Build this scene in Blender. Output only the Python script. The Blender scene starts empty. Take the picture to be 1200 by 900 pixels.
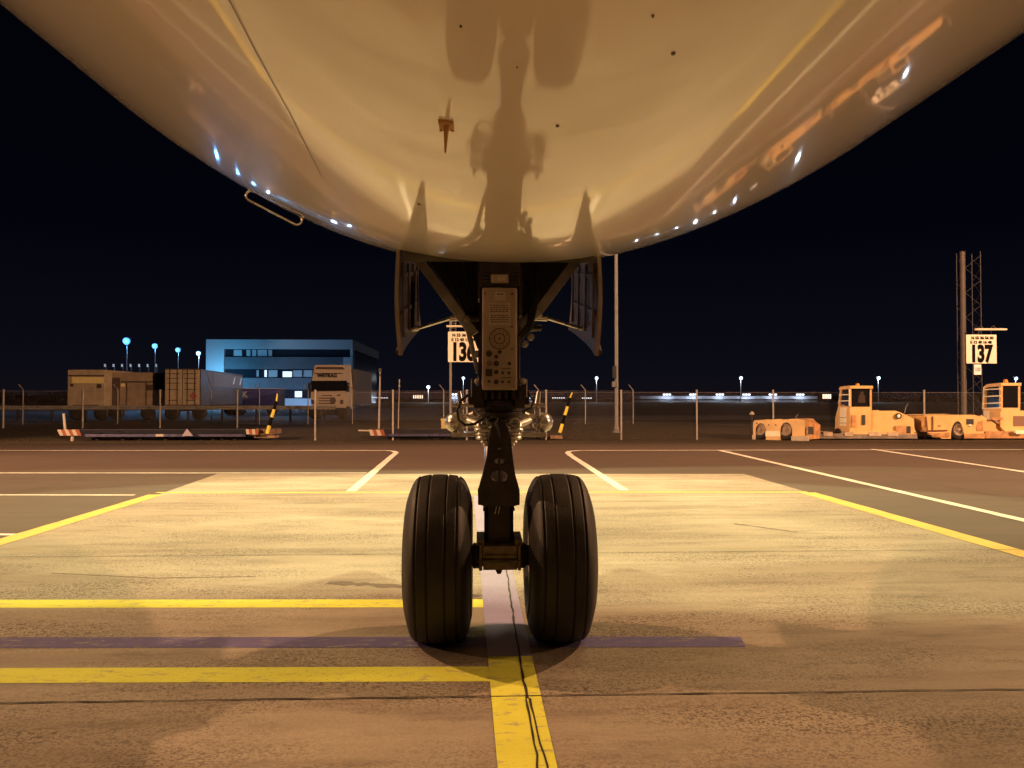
import bpy, bmesh, math, random
from mathutils import Vector, Matrix
random.seed(7)
R = math.radians
scene = bpy.context.scene
COL = scene.collection

# ------------------------------------------------------------------ camera
F = 906.0                                   # focal length in pixels of the 1200 px wide photograph
CAM = Vector((-.10, 0, 1.41)); YAW = R(2.2); PIT = R(1.13)
FW = Vector((math.sin(YAW)*math.cos(PIT), math.cos(YAW)*math.cos(PIT), math.sin(PIT)))
RT = Vector((math.cos(YAW), -math.sin(YAW), 0)); UP = RT.cross(FW)
cd = bpy.data.cameras.new('camera'); cam = bpy.data.objects.new('camera', cd); COL.objects.link(cam)
cd.sensor_width = 36; cd.lens = F/1200*36; cd.clip_start = .05; cd.clip_end = 4000
cam.location = CAM
cam.rotation_euler = Matrix((RT, UP, -FW)).transposed().to_euler()
scene.camera = cam

# ------------------------------------------------------------------ world: night sky
w = bpy.data.worlds.new('World'); scene.world = w; w.use_nodes = True
nt = w.node_tree; nt.nodes.clear()
out = nt.nodes.new('ShaderNodeOutputWorld'); bg = nt.nodes.new('ShaderNodeBackground')
tc = nt.nodes.new('ShaderNodeTexCoord'); sx = nt.nodes.new('ShaderNodeSeparateXYZ'); rp = nt.nodes.new('ShaderNodeValToRGB')
nt.links.new(tc.outputs['Generated'], sx.inputs[0]); nt.links.new(sx.outputs['Z'], rp.inputs[0])
nt.links.new(rp.outputs[0], bg.inputs[0]); nt.links.new(bg.outputs[0], out.inputs[0])
el = rp.color_ramp.elements
el[0].position = 0.0; el[0].color = (.0050, .0043, .0068, 1)
el[1].position = .55; el[1].color = (.0004, .0005, .0013, 1)
e = el.new(.05); e.color = (.0030, .0031, .0062, 1)
e = el.new(.2); e.color = (.0009, .0012, .0031, 1)
bg.inputs[1].default_value = 1.0
scene.view_settings.view_transform = 'Standard'; scene.view_settings.look = 'None'
scene.view_settings.exposure = 0.12; scene.view_settings.gamma = 1
scene.cycles.use_denoising = True
scene.cycles.max_bounces = 6
scene.cycles.sample_clamp_indirect = 6

# ------------------------------------------------------------------ apron floodlights (on masts outside the frame)
SODY = (1.0, .90, .43); SODR = (1.0, .53, .26)
def flood(az, dist, height, power, aim, cone, rad=.5, col=SODY, blend=.5, pos=None):
    l = bpy.data.lights.new('apron_floodlight', 'SPOT'); l.energy = power; l.color = col; l.shadow_soft_size = rad
    l.spot_size = R(cone); l.spot_blend = blend
    o = bpy.data.objects.new('apron_floodlight', l); COL.objects.link(o)
    o.location = pos or (dist*math.sin(R(az)), 5+dist*math.cos(R(az)), height)
    o.rotation_euler = (Vector(aim)-o.location).to_track_quat('-Z', 'Y').to_euler()
    return o
for az, ht, pw in ((-6, 37.5, 24), (7, 38, 22), (-13, 39, 72), (15, 38.5, 76), (-24, 44, 13), (26, 42, 14), (-38, 45, 12), (40, 47, 12)):    # row of high lamps ahead, cones shaped to draw the hull's shadow edge
    key = pw > 60
    fl = flood(az, 42, ht, pw*(950 if key else 850), (.9 if az < 0 else -.9, 11.0 if az < 0 else 10.7, 0), 7.3 if key else 8.6, .15, blend=.08 if key else .3); fl.scale = (3.2 if key else 3.8, 1, 1)
flood(-62, 40, 31, 68000, (0, 5, 0), 50, .25, SODR)               # high at the sides, their light slips under the belly
flood(58, 42, 33, 76000, (0, 5, 0), 50, .25, SODR)
flood(-84, 38, 12, 20000, (0, 5, 0), 60, .4, SODR)                # lower, left
flood(85, 40, 12.5, 22000, (0, 5, 0), 60, .4, SODR)               # lower, right
flood(0, 0, 0, 150000, (10, 32, 1), 38, .4, SODR, .5, (-45, -5, 17))        # aimed at the far edge of the apron
flood(0, 0, 0, 190000, (-8, 38, 1), 38, .4, SODR, .5, (50, -8, 18))

# ------------------------------------------------------------------ pixel helpers (photo pixel + depth -> world)
def ray(px, py):
    return (FW*F + RT*(px-600) - UP*(py-450)).normalized()
def P(px, py, Y):
    d = ray(px, py); return CAM + d*((Y-CAM.y)/d.y)
def G(px, py, z=0.0):
    d = ray(px, py); return CAM + d*((z-CAM.z)/d.z)
def PX(px, Y): return P(px, 468, Y).x
def PZ(py, Y): return P(600, py, Y).z
def S(Y): return Y/F                        # metres per photo pixel at depth Y

# ------------------------------------------------------------------ materials
MATS = {}
def mat(name, col, rough=.6, metal=0.0, var=.0, scale=6.0, bump=0.0, bscale=40.0, emit=None, estr=1.0, coat=0.0, stretch=None, spec=None):
    if name in MATS: return MATS[name]
    m = bpy.data.materials.new(name); MATS[name] = m; m.use_nodes = True
    n = m.node_tree; b = n.nodes['Principled BSDF']
    c = (*col, 1)
    b.inputs['Base Color'].default_value = c; b.inputs['Roughness'].default_value = rough; b.inputs['Metallic'].default_value = metal
    if spec is not None: b.inputs['Specular IOR Level'].default_value = spec
    if coat: b.inputs['Coat Weight'].default_value = coat; b.inputs['Coat Roughness'].default_value = .05
    t = n.nodes.new('ShaderNodeTexCoord'); mp = n.nodes.new('ShaderNodeMapping')
    n.links.new(t.outputs['Object'], mp.inputs[0])
    if stretch: mp.inputs['Scale'].default_value = stretch
    if var:
        no = n.nodes.new('ShaderNodeTexNoise'); no.inputs['Scale'].default_value = scale; no.inputs['Detail'].default_value = 6
        n.links.new(mp.outputs[0], no.inputs[0])
        r = n.nodes.new('ShaderNodeValToRGB'); n.links.new(no.outputs[0], r.inputs[0])
        r.color_ramp.elements[0].position = .3; r.color_ramp.elements[1].position = .7
        r.color_ramp.elements[0].color = (*[max(0, x*(1-var)) for x in col], 1)
        r.color_ramp.elements[1].color = (*[min(1, x*(1+var*.6)) for x in col], 1)
        n.links.new(r.outputs[0], b.inputs['Base Color'])
        mr = n.nodes.new('ShaderNodeMapRange'); mr.inputs['To Min'].default_value = max(.03, rough-.12*min(1, var*2)); mr.inputs['To Max'].default_value = min(1, rough+.15*min(1, var*2))
        n.links.new(no.outputs[0], mr.inputs[0]); n.links.new(mr.outputs[0], b.inputs['Roughness'])
    if bump:
        nb = n.nodes.new('ShaderNodeTexNoise'); nb.inputs['Scale'].default_value = bscale; nb.inputs['Detail'].default_value = 4
        n.links.new(mp.outputs[0], nb.inputs[0])
        bp = n.nodes.new('ShaderNodeBump'); bp.inputs['Strength'].default_value = bump; bp.inputs['Distance'].default_value = .01
        n.links.new(nb.outputs[0], bp.inputs['Height']); n.links.new(bp.outputs[0], b.inputs['Normal'])
    if emit:
        b.inputs['Emission Color'].default_value = (*emit, 1); b.inputs['Emission Strength'].default_value = estr
    return m

def surf_mat(name, base, dark, speck, speck_scale=55, speck_lo=.60, speck_hi=.68, streak=.35, rough=.8, bump=.5, big=.22, paint=None, wear=.35):
    """worn pavement: large blotches, long tyre streaks, fine pits; with paint= a worn coat of paint over it"""
    m = bpy.data.materials.new(name); MATS[name] = m; m.use_nodes = True
    n = m.node_tree; b = n.nodes['Principled BSDF']; L = n.links.new
    t = n.nodes.new('ShaderNodeTexCoord')
    def noise(scale, sc=(1, 1, 1), det=5, rgh=.55):
        mp = n.nodes.new('ShaderNodeMapping'); mp.inputs['Scale'].default_value = sc; L(t.outputs['Object'], mp.inputs[0])
        no = n.nodes.new('ShaderNodeTexNoise'); no.inputs['Scale'].default_value = scale; no.inputs['Detail'].default_value = det
        no.inputs['Roughness'].default_value = rgh
        L(mp.outputs[0], no.inputs[0]); return no.outputs[0]
    def rng(src, a, c, lo=0, hi=1):
        r = n.nodes.new('ShaderNodeMapRange'); r.inputs['From Min'].default_value = a; r.inputs['From Max'].default_value = c
        r.inputs['To Min'].default_value = lo; r.inputs['To Max'].default_value = hi; L(src, r.inputs[0]); return r.outputs[0]
    def mix(f, a, c):
        x = n.nodes.new('ShaderNodeMix'); x.data_type = 'RGBA'
        for s, v in ((6, a), (7, c)):
            if isinstance(v, tuple): x.inputs[s].default_value = (*v, 1)
            else: L(v, x.inputs[s])
        if isinstance(f, float): x.inputs[0].default_value = f
        else: L(f, x.inputs[0])
        return x.outputs[2]
    def mul(a, v):
        x = n.nodes.new('ShaderNodeMath'); x.operation = 'MULTIPLY'; L(a, x.inputs[0])
        if isinstance(v, float): x.inputs[1].default_value = v
        else: L(v, x.inputs[1])
        return x.outputs[0]
    c = mix(rng(noise(.35, (.7, 1, 1)), .38, .62, 0, big*2), base, dark)
    c = mix(rng(noise(.9, (.22, 2.4, 1), 6, .65), .46, .66, 0, streak), c, dark)
    c = mix(rng(noise(3.2, (.35, 1.4, 1), 5, .7), .5, .75, 0, streak), c, speck)
    pits = rng(noise(speck_scale, (.85, 1.0, 1), 3, .65), speck_lo, speck_hi)
    dens = rng(noise(1.3, (.4, 1.3, 1), 4, .6), .40, .62, .15, 1.0)
    pits2 = rng(noise(speck_scale*.42, (.8, 1, 1), 4, .75), speck_lo+.02, speck_hi+.01)
    mx = n.nodes.new('ShaderNodeMath'); mx.operation = 'MAXIMUM'; L(pits, mx.inputs[0]); L(pits2, mx.inputs[1])
    pf = mul(mx.outputs[0], dens)
    c = mix(mul(pf, .85), c, speck)
    fine = rng(noise(170, (1, 1, 1), 2), .3, .7, 0, .35)
    c = mix(fine, c, dark)
    if paint:
        w1 = mul(rng(noise(14, (.5, 1.3, 1), 6, .75), .54, .64), rng(noise(1.1), .4, .65, .35, 1.0))
        w1 = mul(w1, wear*2)
        pc = mix(rng(noise(2.0, (.6, 1.5, 1)), .35, .7, 0, .55), paint, tuple(x*.72 for x in paint))
        pc = mix(mul(pf, .6), pc, tuple(x*.35 for x in paint))
        c = mix(w1, pc, c)
    L(c, b.inputs['Base Color'])
    b.inputs['Roughness'].default_value = rough
    b.inputs['Specular IOR Level'].default_value = .35
    bp = n.nodes.new('ShaderNodeBump'); bp.inputs['Strength'].default_value = bump; bp.inputs['Distance'].default_value = .004
    L(noise(90, (1, 1, 1), 5, .7), bp.inputs['Height']); L(bp.outputs[0], b.inputs['Normal'])
    return m

M_conc = surf_mat('concrete', (.42, .38, .31), (.20, .16, .12), (.03, .016, .012), 85, .52, .58, .5, big=.34)
M_asph = surf_mat('asphalt', (.076, .050, .038), (.050, .033, .026), (.03, .022, .02), 60, .6, .7, .6)
M_yel = surf_mat('yellow_paint', (.40, .365, .30), (.28, .24, .19), (.08, .05, .04), 70, .6, .68, .5, paint=(.76, .80, .09), wear=.6, big=.3)
M_amber = surf_mat('amber_paint', (.30, .27, .22), (.2, .17, .14), (.08, .05, .04), 70, .6, .68, .5, paint=(.60, .43, .09), wear=.5)
M_wht = surf_mat('white_paint', (.12, .10, .09), (.08, .07, .06), (.05, .04, .03), 70, .6, .68, .5, paint=(.62, .60, .56), wear=.4)
M_blue = surf_mat('blue_paint', (.30, .28, .24), (.2, .17, .15), (.08, .05, .05), 70, .56, .64, .5, paint=(.13, .11, .28), wear=.9)
M_lil = surf_mat('faded_violet_paint', (.34, .32, .27), (.28, .24, .19), (.1, .07, .06), 70, .58, .68, .5, paint=(.30, .27, .46), wear=.35)
M_joint = mat('joint_tar', (.022, .014, .011), .8, var=.3, scale=30)
M_grass = surf_mat('dry_grass_ground', (.075, .054, .034), (.045, .032, .022), (.02, .015, .01), 30, .5, .65, .4)
M_blade = mat('grass_blades', (.07, .055, .03), .9, var=.4, scale=1.5)
M_field = surf_mat('dark_field', (.035, .030, .018), (.022, .019, .012), (.01, .01, .006), 3, .5, .65, .4)
M_road = mat('service_road_surface', (.09, .09, .09), .8, var=.2, scale=2)

# ------------------------------------------------------------------ mesh helpers
def newobj(name, me, m=None, parent=None, loc=None):
    o = bpy.data.objects.new(name, me); COL.objects.link(o)
    if m is not None: me.materials.append(m)
    if parent is not None: o.parent = parent
    if loc is not None: o.location = loc
    return o
def wloc(o):
    v = Vector((0, 0, 0))
    while o is not None: v += Vector(o.location); o = o.parent
    return v
class MB:
    """collects shapes given in world coordinates; build() links them as ONE mesh object"""
    def __init__(s): s.v = []; s.f = []; s.mi = []; s.sm = []
    def add(s, vs, fs, mi=0, sm=False):
        k = len(s.v); s.v += [tuple(x) for x in vs]; s.f += [tuple(i+k for i in q) for q in fs]; s.mi += [mi]*len(fs); s.sm += [sm]*len(fs); return s
    def box(s, x0, x1, y0, y1, z0, z1, mi=0):
        vs = [(x, y, z) for x in (x0, x1) for y in (y0, y1) for z in (z0, z1)]
        return s.add(vs, [(0, 1, 3, 2), (4, 6, 7, 5), (0, 4, 5, 1), (2, 3, 7, 6), (0, 2, 6, 4), (1, 5, 7, 3)], mi)
    def obox(s, c, ux, uy, uz, mi=0):
        c = Vector(c); vs = [c+Vector(ux)*a+Vector(uy)*b+Vector(uz)*d for a in (-1, 1) for b in (-1, 1) for d in (-1, 1)]
        return s.add(vs, [(0, 1, 3, 2), (4, 6, 7, 5), (0, 4, 5, 1), (2, 3, 7, 6), (0, 2, 6, 4), (1, 5, 7, 3)], mi)
    def tube(s, a, b, r0, r1=None, n=12, mi=0, caps=True):
        a = Vector(a); b = Vector(b); r1 = r0 if r1 is None else r1; d = (b-a).normalized()
        u = d.orthogonal().normalized(); w_ = d.cross(u); vs = []
        for c, r in ((a, r0), (b, r1)):
            for i in range(n):
                t = 2*math.pi*i/n; vs.append(c+u*(r*math.cos(t))+w_*(r*math.sin(t)))
        fs = [(i, (i+1) % n, n+(i+1) % n, n+i) for i in range(n)]
        s.add(vs, fs, mi, True)
        if caps: s.add(vs[:n], [tuple(range(n))], mi); s.add(vs[n:], [tuple(range(n))], mi)
        return s
    def path(s, pts, r, n=8, mi=0, closed=False):
        pts = [Vector(p) for p in pts]; vs = []; m_ = len(pts)
        u = None
        for i, p in enumerate(pts):
            q0 = pts[(i-1) % m_] if closed or i > 0 else p; q1 = pts[(i+1) % m_] if closed or i < m_-1 else p
            d = (q1-q0).normalized()
            u = d.orthogonal().normalized() if u is None else (u-d*u.dot(d)).normalized()
            w_ = d.cross(u)
            for k in range(n):
                t = 2*math.pi*k/n; vs.append(p+u*(r*math.cos(t))+w_*(r*math.sin(t)))
        fs = []
        for i in range(m_ if closed else m_-1):
            j = (i+1) % m_
            fs += [(i*n+k, i*n+(k+1) % n, j*n+(k+1) % n, j*n+k) for k in range(n)]
        s.add(vs, fs, mi, True)
        if not closed: s.add(vs[:n], [tuple(range(n))], mi); s.add(vs[-n:], [tuple(range(n))], mi)
        return s
    def lathe(s, c, axis, prof, n=32, mi=0, closed=False):
        """prof: (offset along axis, radius)"""
        c = Vector(c); d = Vector(axis).normalized(); u = d.orthogonal().normalized(); w_ = d.cross(u); vs = []
        for h, r in prof:
            for i in range(n):
                t = 2*math.pi*i/n; vs.append(c+d*h+u*(r*math.cos(t))+w_*(r*math.sin(t)))
        m_ = len(prof); fs = []
        for j in range(m_ if closed else m_-1):
            k = (j+1) % m_
            fs += [(j*n+i, j*n+(i+1) % n, k*n+(i+1) % n, k*n+i) for i in range(n)]
        return s.add(vs, fs, mi, True)
    def prism(s, poly, off, mi=0):
        """poly: 3D points of a planar outline; off: extrusion vector"""
        off = Vector(off); n = len(poly); vs = [Vector(p) for p in poly]+[Vector(p)+off for p in poly]
        return s.add(vs, [tuple(range(n)), tuple(range(2*n-1, n-1, -1))]+[(i, (i+1) % n, n+(i+1) % n, n+i) for i in range(n)], mi)
    def loft(s, rings, mi=0, sm=False):
        n = len(rings[0]); vs = [p for r_ in rings for p in r_]; fs = [tuple(range(n)), tuple(range(len(vs)-1, len(vs)-n-1, -1))]
        for j in range(len(rings)-1): fs += [(j*n+i, j*n+(i+1) % n, (j+1)*n+(i+1) % n, (j+1)*n+i) for i in range(n)]
        return s.add(vs, fs, mi, sm)
    def build(s, name, m, parent=None, origin=None, bevel=0, mats=None):
        base = wloc(parent) if parent is not None else (Vector(origin) if origin is not None else Vector((0, 0, 0)))
        me = bpy.data.meshes.new(name); me.from_pydata([Vector(p)-base for p in s.v], [], s.f); me.update()
        for i, p in enumerate(me.polygons): p.material_index = s.mi[i]; p.use_smooth = s.sm[i]
        bm = bmesh.new(); bm.from_mesh(me)
        if bevel:
            bmesh.ops.remove_doubles(bm, verts=bm.verts, dist=1e-5)
            es = [e_ for e_ in bm.edges if len(e_.link_faces) == 2 and e_.calc_face_angle(0) > .6]
            bmesh.ops.bevel(bm, geom=es, offset=bevel, segments=2, affect='EDGES', profile=.6)
        bmesh.ops.recalc_face_normals(bm, faces=bm.faces)
        bm.to_mesh(me); bm.free()
        o = newobj(name, me, m, parent, None if parent is not None else base)
        for x in (mats or []): me.materials.append(x)
        return o
def tag(o, label=None, cat=None, group=None, kind=None):
    for k, v in (('label', label), ('category', cat), ('group', group), ('kind', kind)):
        if v: o[k] = v
    return o
def thing(name, loc, label, cat, group=None):
    o = bpy.data.objects.new(name, None); COL.objects.link(o); o.location = loc; o.empty_display_size = .3
    return tag(o, label, cat, group)
def copy_tree(o, parent=None, kids=None):
    c = o.copy(); COL.objects.link(c)
    if parent is not None: c.parent = parent
    for ch in [x for x in bpy.data.objects if x.parent == o]: copy_tree(ch, c)
    return c
def text(s, size, m, parent, center, name='lettering', offset=0.0, xs=1.0, extrude=.004, rotz=0.0, face=None):
    """upright lettering facing -Y, centred at a world point"""
    cu = bpy.data.curves.new('t', 'FONT'); cu.body = s; cu.size = size; cu.align_x = 'CENTER'; cu.align_y = 'CENTER'
    cu.extrude = extrude; cu.offset = offset; cu.resolution_u = 3
    t = bpy.data.objects.new('t', cu); me = bpy.data.meshes.new_from_object(t); bpy.data.objects.remove(t)
    me.transform(Matrix.Rotation(rotz, 4, 'Z') @ Matrix.Rotation(R(90), 4, 'X') @ Matrix.Diagonal((xs, 1, 1, 1)))
    o = newobj(name, me, m, parent, Vector(center)-(wloc(parent) if parent is not None else Vector((0, 0, 0))))
    return o
def plate(outer, holes, Y, thick, name, m, parent, bevel=.004):
    """flat plate in a plane facing the camera side, outline and holes in photo pixels at depth Y"""
    cu = bpy.data.curves.new('c', 'CURVE'); cu.dimensions = '2D'; cu.fill_mode = 'BOTH'; cu.extrude = thick/2; cu.bevel_depth = bevel
    base = wloc(parent)
    for lp in [outer]+holes:
        sp = cu.splines.new('POLY'); sp.points.add(len(lp)-1); sp.use_cyclic_u = True
        for i, (x, y) in enumerate(lp):
            w_ = P(x, y, Y); sp.points[i].co = (w_.x, w_.z, 0, 1)
    t = bpy.data.objects.new('c', cu); me = bpy.data.meshes.new_from_object(t); bpy.data.objects.remove(t)
    me.transform(Matrix.Translation(Vector((0, Y, 0))-base) @ Matrix.Rotation(R(90), 4, 'X'))
    return newobj(name, me, m, parent)
def ell(cx, cy, rx, ry, n=20): return [(cx+rx*math.cos(2*math.pi*i/n), cy+ry*math.sin(2*math.pi*i/n)) for i in range(n)]

# ------------------------------------------------------------------ ground, pavement, markings
def sheet(name, pts, z, m, kind='structure'):
    me = bpy.data.meshes.new(name); me.from_pydata([(p[0], p[1], z) for p in pts], [], [tuple(range(len(pts)))]); me.update()
    if me.polygons[0].normal.z < 0: me.flip_normals()
    o = newobj(name, me, m); o['kind'] = kind; return o
sheet('ground', [(-900, -60), (900, -60), (900, 1500), (-900, 1500)], -.004, M_field)
sheet('apron_asphalt', [(-120, -50), (120, -50), (120, 24.6), (-120, 24.6)], 0, M_asph)
cl = [G(-420, 745), G(-1, 639), G(185, 580), G(255, 555.5), G(872, 555.5), G(946, 577), G(1200, 655), G(1500, 745)]
cpts = [(p.x, p.y) for p in cl]
cpts = [(-26, -30)]+[(cpts[0][0], cpts[0][1])]+cpts[1:-1]+[cpts[-1]]+[(28, -30)]
sheet('concrete_stand', cpts, .003, M_conc)
sheet('grass_verge_ground', [(-120, 24.62), (120, 24.62), (120, 47.0), (-120, 47.0)], .004, M_grass)
sheet('service_road', [(-120, 52), (60, 52), (60, 66), (-120, 66)], .006, M_road)
sheet('yard_paving', [(-80, 66.02), (-4, 66.02), (-4, 120), (-80, 120)], .006, M_road)

def ribbon(mb, pts, wd, z, jit=0.0, step=.25):
    """strip along a world polyline"""
    pl = [Vector((p[0], p[1], 0)) for p in pts]; dense = []
    for a, b in zip(pl, pl[1:]):
        k = max(1, int((b-a).length/step))
        dense += [a.lerp(b, i/k) for i in range(k)]
    dense.append(pl[-1]); vs = []
    for i, p in enumerate(dense):
        d = (dense[min(i+1, len(dense)-1)]-dense[max(i-1, 0)]).normalized(); nrm = Vector((-d.y, d.x, 0))
        for sgn in (-1, 1):
            q = p+nrm*sgn*(wd/2+random.uniform(-jit, jit)); vs.append((q.x, q.y, z))
    mb.add(vs, [(2*i, 2*i+1, 2*i+3, 2*i+2) for i in range(len(dense)-1)])
def line(name, px, wd, m, z=.0045, jit=.006):
    mb = MB(); ribbon(mb, [G(x, y) for x, y in px], wd, z, jit)
    o = mb.build(name, m, origin=(G(*px[0]).x, G(*px[0]).y, 0)); o['kind'] = 'structure'
    for v in o.data.vertices: pass
    return o
def quadmark(name, px, m, z=.0045):
    sheet(name, [(G(x, y).x, G(x, y).y) for x, y in px], z, m)
line('white_line', [(-200, 528), (452, 528), (461, 528.8), (464.5, 530.5), (460, 534), (411.5, 576)], .15, M_wht, .0045)
line('white_line', [(1300, 526.8), (680, 528), (668, 528.8), (665, 530.5), (669, 534), (732, 575)], .15, M_wht, .0045)
line('white_line', [(-200, 554.5), (430, 554.6)], .12, M_wht, .006)
line('white_line', [(-200, 580), (158, 580.4)], .10, M_wht)
line('white_line', [(-200, 624), (18, 627)], .10, M_wht)
line('white_line', [(842, 527.5), (1230, 617)], .16, M_wht, .006)
line('white_line', [(1022, 526.5), (1300, 568)], .16, M_wht, .006)
line('yellow_edge_line', [(-420, 744), (-60, 654), (0, 636), (183, 580)], .22, M_amber, .006)
line('yellow_edge_line', [(183, 577.6), (946, 576.8)], .13, M_amber, .0045)
line('yellow_edge_line', [(946, 577.6), (1200, 650), (1500, 737)], .24, M_amber, .006)
quadmark('yellow_bar', [(-500, 704), (568, 703), (568, 712.5), (-500, 713.5)], M_yel)
quadmark('yellow_bar', [(-500, 785.5), (573, 782), (575, 799.5), (-500, 803)], M_yel)
quadmark('blue_bar', [(-500, 748), (868, 747), (874, 759), (-500, 761)], M_blue, .0048)
c0, c1 = G(571, 764), G(622, 764); d0, d1 = G(583, 900), G(653, 900)
def ext(a, b, Y): t = (Y-a.y)/(b.y-a.y); return a.x+(b.x-a.x)*t
sheet('yellow_centre_line', [(ext(c0, d0, -6), -6), (ext(c1, d1, -6), -6), (ext(c1, d1, 4.25), 4.25), (ext(c0, d0, 4.25), 4.25)], .006, M_yel)
sheet('violet_centre_line', [(ext(c0, d0, 4.254), 4.254), (ext(c1, d1, 4.254), 4.254), (ext(c1, d1, 11.3), 11.3), (ext(c0, d0, 11.3), 11.3)], .006, M_lil)
def crack(name, pts, wd, z, jit):
    mb = MB(); pl = []
    for a, b in zip(pts, pts[1:]):
        k = max(1, int(math.dist(a, b)/.09))
        pl += [(a[0]+(b[0]-a[0])*i/k+random.gauss(0, jit)*(abs(b[1]-a[1]) > abs(b[0]-a[0])), a[1]+(b[1]-a[1])*i/k+random.gauss(0, jit)*(abs(b[0]-a[0]) >= abs(b[1]-a[1]))) for i in range(k)]
    pl.append(pts[-1]); ribbon(mb, pl, wd, z, wd*.3, .05); o = mb.build(name, M_joint); o['kind'] = 'structure'
ys = G(600, 818).y
crack('expansion_joint', [(-14, ys+.06), (14, ys-.04)], .010, .0075, .002)
crack('expansion_joint', [(-16, 7.1), (16, 7.05)], .010, .0075, .004)
crack('expansion_joint', [(-16, 10.6), (16, 10.55)], .010, .0075, .003)
ja, jb = G(598, 700), G(612, 790)
def jx(Y): return ja.x+(jb.x-ja.x)*(Y-ja.y)/(jb.y-ja.y)
jm, jn = G(618, 820), G(637, 900)
crack('expansion_joint', [(ja.x, 14.4), (ja.x, ja.y), (jb.x, jb.y), (jm.x, jm.y)], .012, .0075, .002)
crack('expansion_joint', [(jm.x-.006, jm.y), (jn.x-.022, jn.y), (jn.x-.03, -4)], .009, .0075, .0018)
crack('expansion_joint', [(jm.x+.008, jm.y), (jn.x+.012, jn.y), (jn.x+.02, -4)], .009, .0075, .0018)
crack('expansion_joint', [(-7.1, 14), (-7.15, -8)], .01, .0075, .004)
crack('expansion_joint', [(7.4, 14), (7.35, -8)], .01, .0075, .004)

M_stain = surf_mat('rubber_stain', (.17, .13, .10), (.09, .06, .05), (.04, .02, .02), 60, .50, .60, .5)
for px_, wd in (([(385, 683), (455, 687), (520, 692), (560, 700)], .10), ([(860, 434+180), (905, 620), (935, 624)], .05), ([(60, 672), (180, 678), (300, 676)], .025)):
    mb = MB(); ribbon(mb, [G(x, y) for x, y in px_], wd, .0040, wd*.35, .05); o = mb.build('skid_mark', M_stain); o['kind'] = 'structure'
# rough grass on the verge: short blades, one uncountable mass
mb = MB(); vs = []; fs = []
for i in range(16000):
    y = 24.7+22*random.random()**1.6; x = random.uniform(-.75, .78)*y*1.0; hgt = random.uniform(.015, .05); a = random.random()*6.28
    dx, dy = math.cos(a)*.008, math.sin(a)*.008; k = len(vs)
    vs += [(x-dx, y-dy, .0), (x+dx, y+dy, .0), (x+random.uniform(-.03, .03), y+random.uniform(-.03, .03), hgt)]; fs.append((k, k+1, k+2))
mb.add(vs, fs); o = mb.build('grass', M_blade); tag(o, kind='stuff')

# ------------------------------------------------------------------ AIRLINER
M_hull = mat('hull_paint', (.80, .74, .63), .35, coat=1.0, spec=.2, bump=.012, bscale=1.3, var=.07, scale=1.6, stretch=(1.6, .35, 1))
M_gear = mat('gear_grey_paint', (.36, .34, .32), .45, var=.3, scale=9, bump=.1)
M_gearD = mat('dark_oily_metal', (.030, .022, .021), .40, metal=.3, var=.5, scale=12, bump=.2)
M_steel = mat('bright_steel', (.72, .70, .66), .28, metal=.9, var=.25, scale=14, bump=.1)
M_chrome = mat('chrome_piston', (.8, .78, .75), .30, metal=1.0)
M_rub = mat('tyre_rubber', (.020, .016, .015), .55, var=.4, scale=10, bump=.3, bscale=120, spec=.4)
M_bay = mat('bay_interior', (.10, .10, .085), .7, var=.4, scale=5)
M_black = mat('black_rubber', (.012, .012, .012), .5, var=.2)
M_seam = mat('seam_sealant', (.16, .13, .10), .7)
M_doorin = mat('door_inner_skin', (.15, .10, .085), .5, var=.5, scale=7, bump=.2)
M_orange_m = mat('ochre_fitting', (.55, .32, .08), .5, var=.2)

R0, ZB0, XC, Y1, LR, PR, RS, RP, Y2, ASP = 2.876, 2.143, .068, 5.073, 5.159, 1.618, 2.122, 1.606, 3.606, .967
def hull_R(Y):
    t = min(1, max(0, (Y-Y1)/LR)); return R0*(1-t**PR)+.02
def hull_zb(Y):
    s_ = max(0, (Y-Y2)/8); return ZB0+RS*s_**RP
def hull_pt(Y, th, off=0.0):
    r = hull_R(Y)+off; return Vector((XC+r*math.cos(th), Y, hull_zb(Y)-off+(r+0)*ASP*(1+math.sin(th))+off*(1-ASP)))
def hull_in(p):
    r = hull_R(p.y); zc = hull_zb(p.y)+r*ASP; return ((p.x-XC)/r)**2+((p.z-zc)/(r*ASP))**2 < 1
def hull_hit(px, py):
    d = ray(px, py); t = .2
    while t < 12 and not hull_in(CAM+d*t): t += .02
    a, b = t-.02, t
    for _ in range(20):
        m_ = (a+b)/2
        if hull_in(CAM+d*m_): b = m_
        else: a = m_
    return CAM+d*a
def hull_nrm(p):
    r = hull_R(p.y); zc = hull_zb(p.y)+r*ASP; return Vector((p.x-XC, 0, (p.z-zc)/ASP**2)).normalized()
air = thing('airliner', (0, 4.7, 0), 'glossy white airliner nose overhead standing on its twin-wheeled nose gear', 'aircraft')
BX, BY0, BY1 = .56, 4.46, 6.5
Ys = [-30, -22, -16, -12, -9, -7, -5.5]+[-4.5+i*.25 for i in range(28)]
y = 2.5
Ys = [q for q in Ys if q < 2.45]
while y < BY0-.05: Ys.append(y); y += .14
Ys += [BY0+(BY1-BY0)*i/14 for i in range(15)]
Ys += [BY1+(10.2-BY1)*i/24 for i in range(1, 25)]
NT = 220
ths = [R(-90)+2*math.pi*i/NT for i in range(NT)]
vs = [hull_pt(Y, t) for Y in Ys for t in ths]; fs = []
for j in range(len(Ys)-1):
    for i in range(NT):
        k = (i+1) % NT
        ym = (Ys[j]+Ys[j+1])/2; tm = ths[i]+math.pi/NT; xm = XC+hull_R(ym)*math.cos(tm)
        if BY0 < ym < BY1 and abs(xm) < BX and math.sin(tm) < 0: continue
        fs.append((j*NT+i, j*NT+k, (j+1)*NT+k, (j+1)*NT+i))
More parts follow.
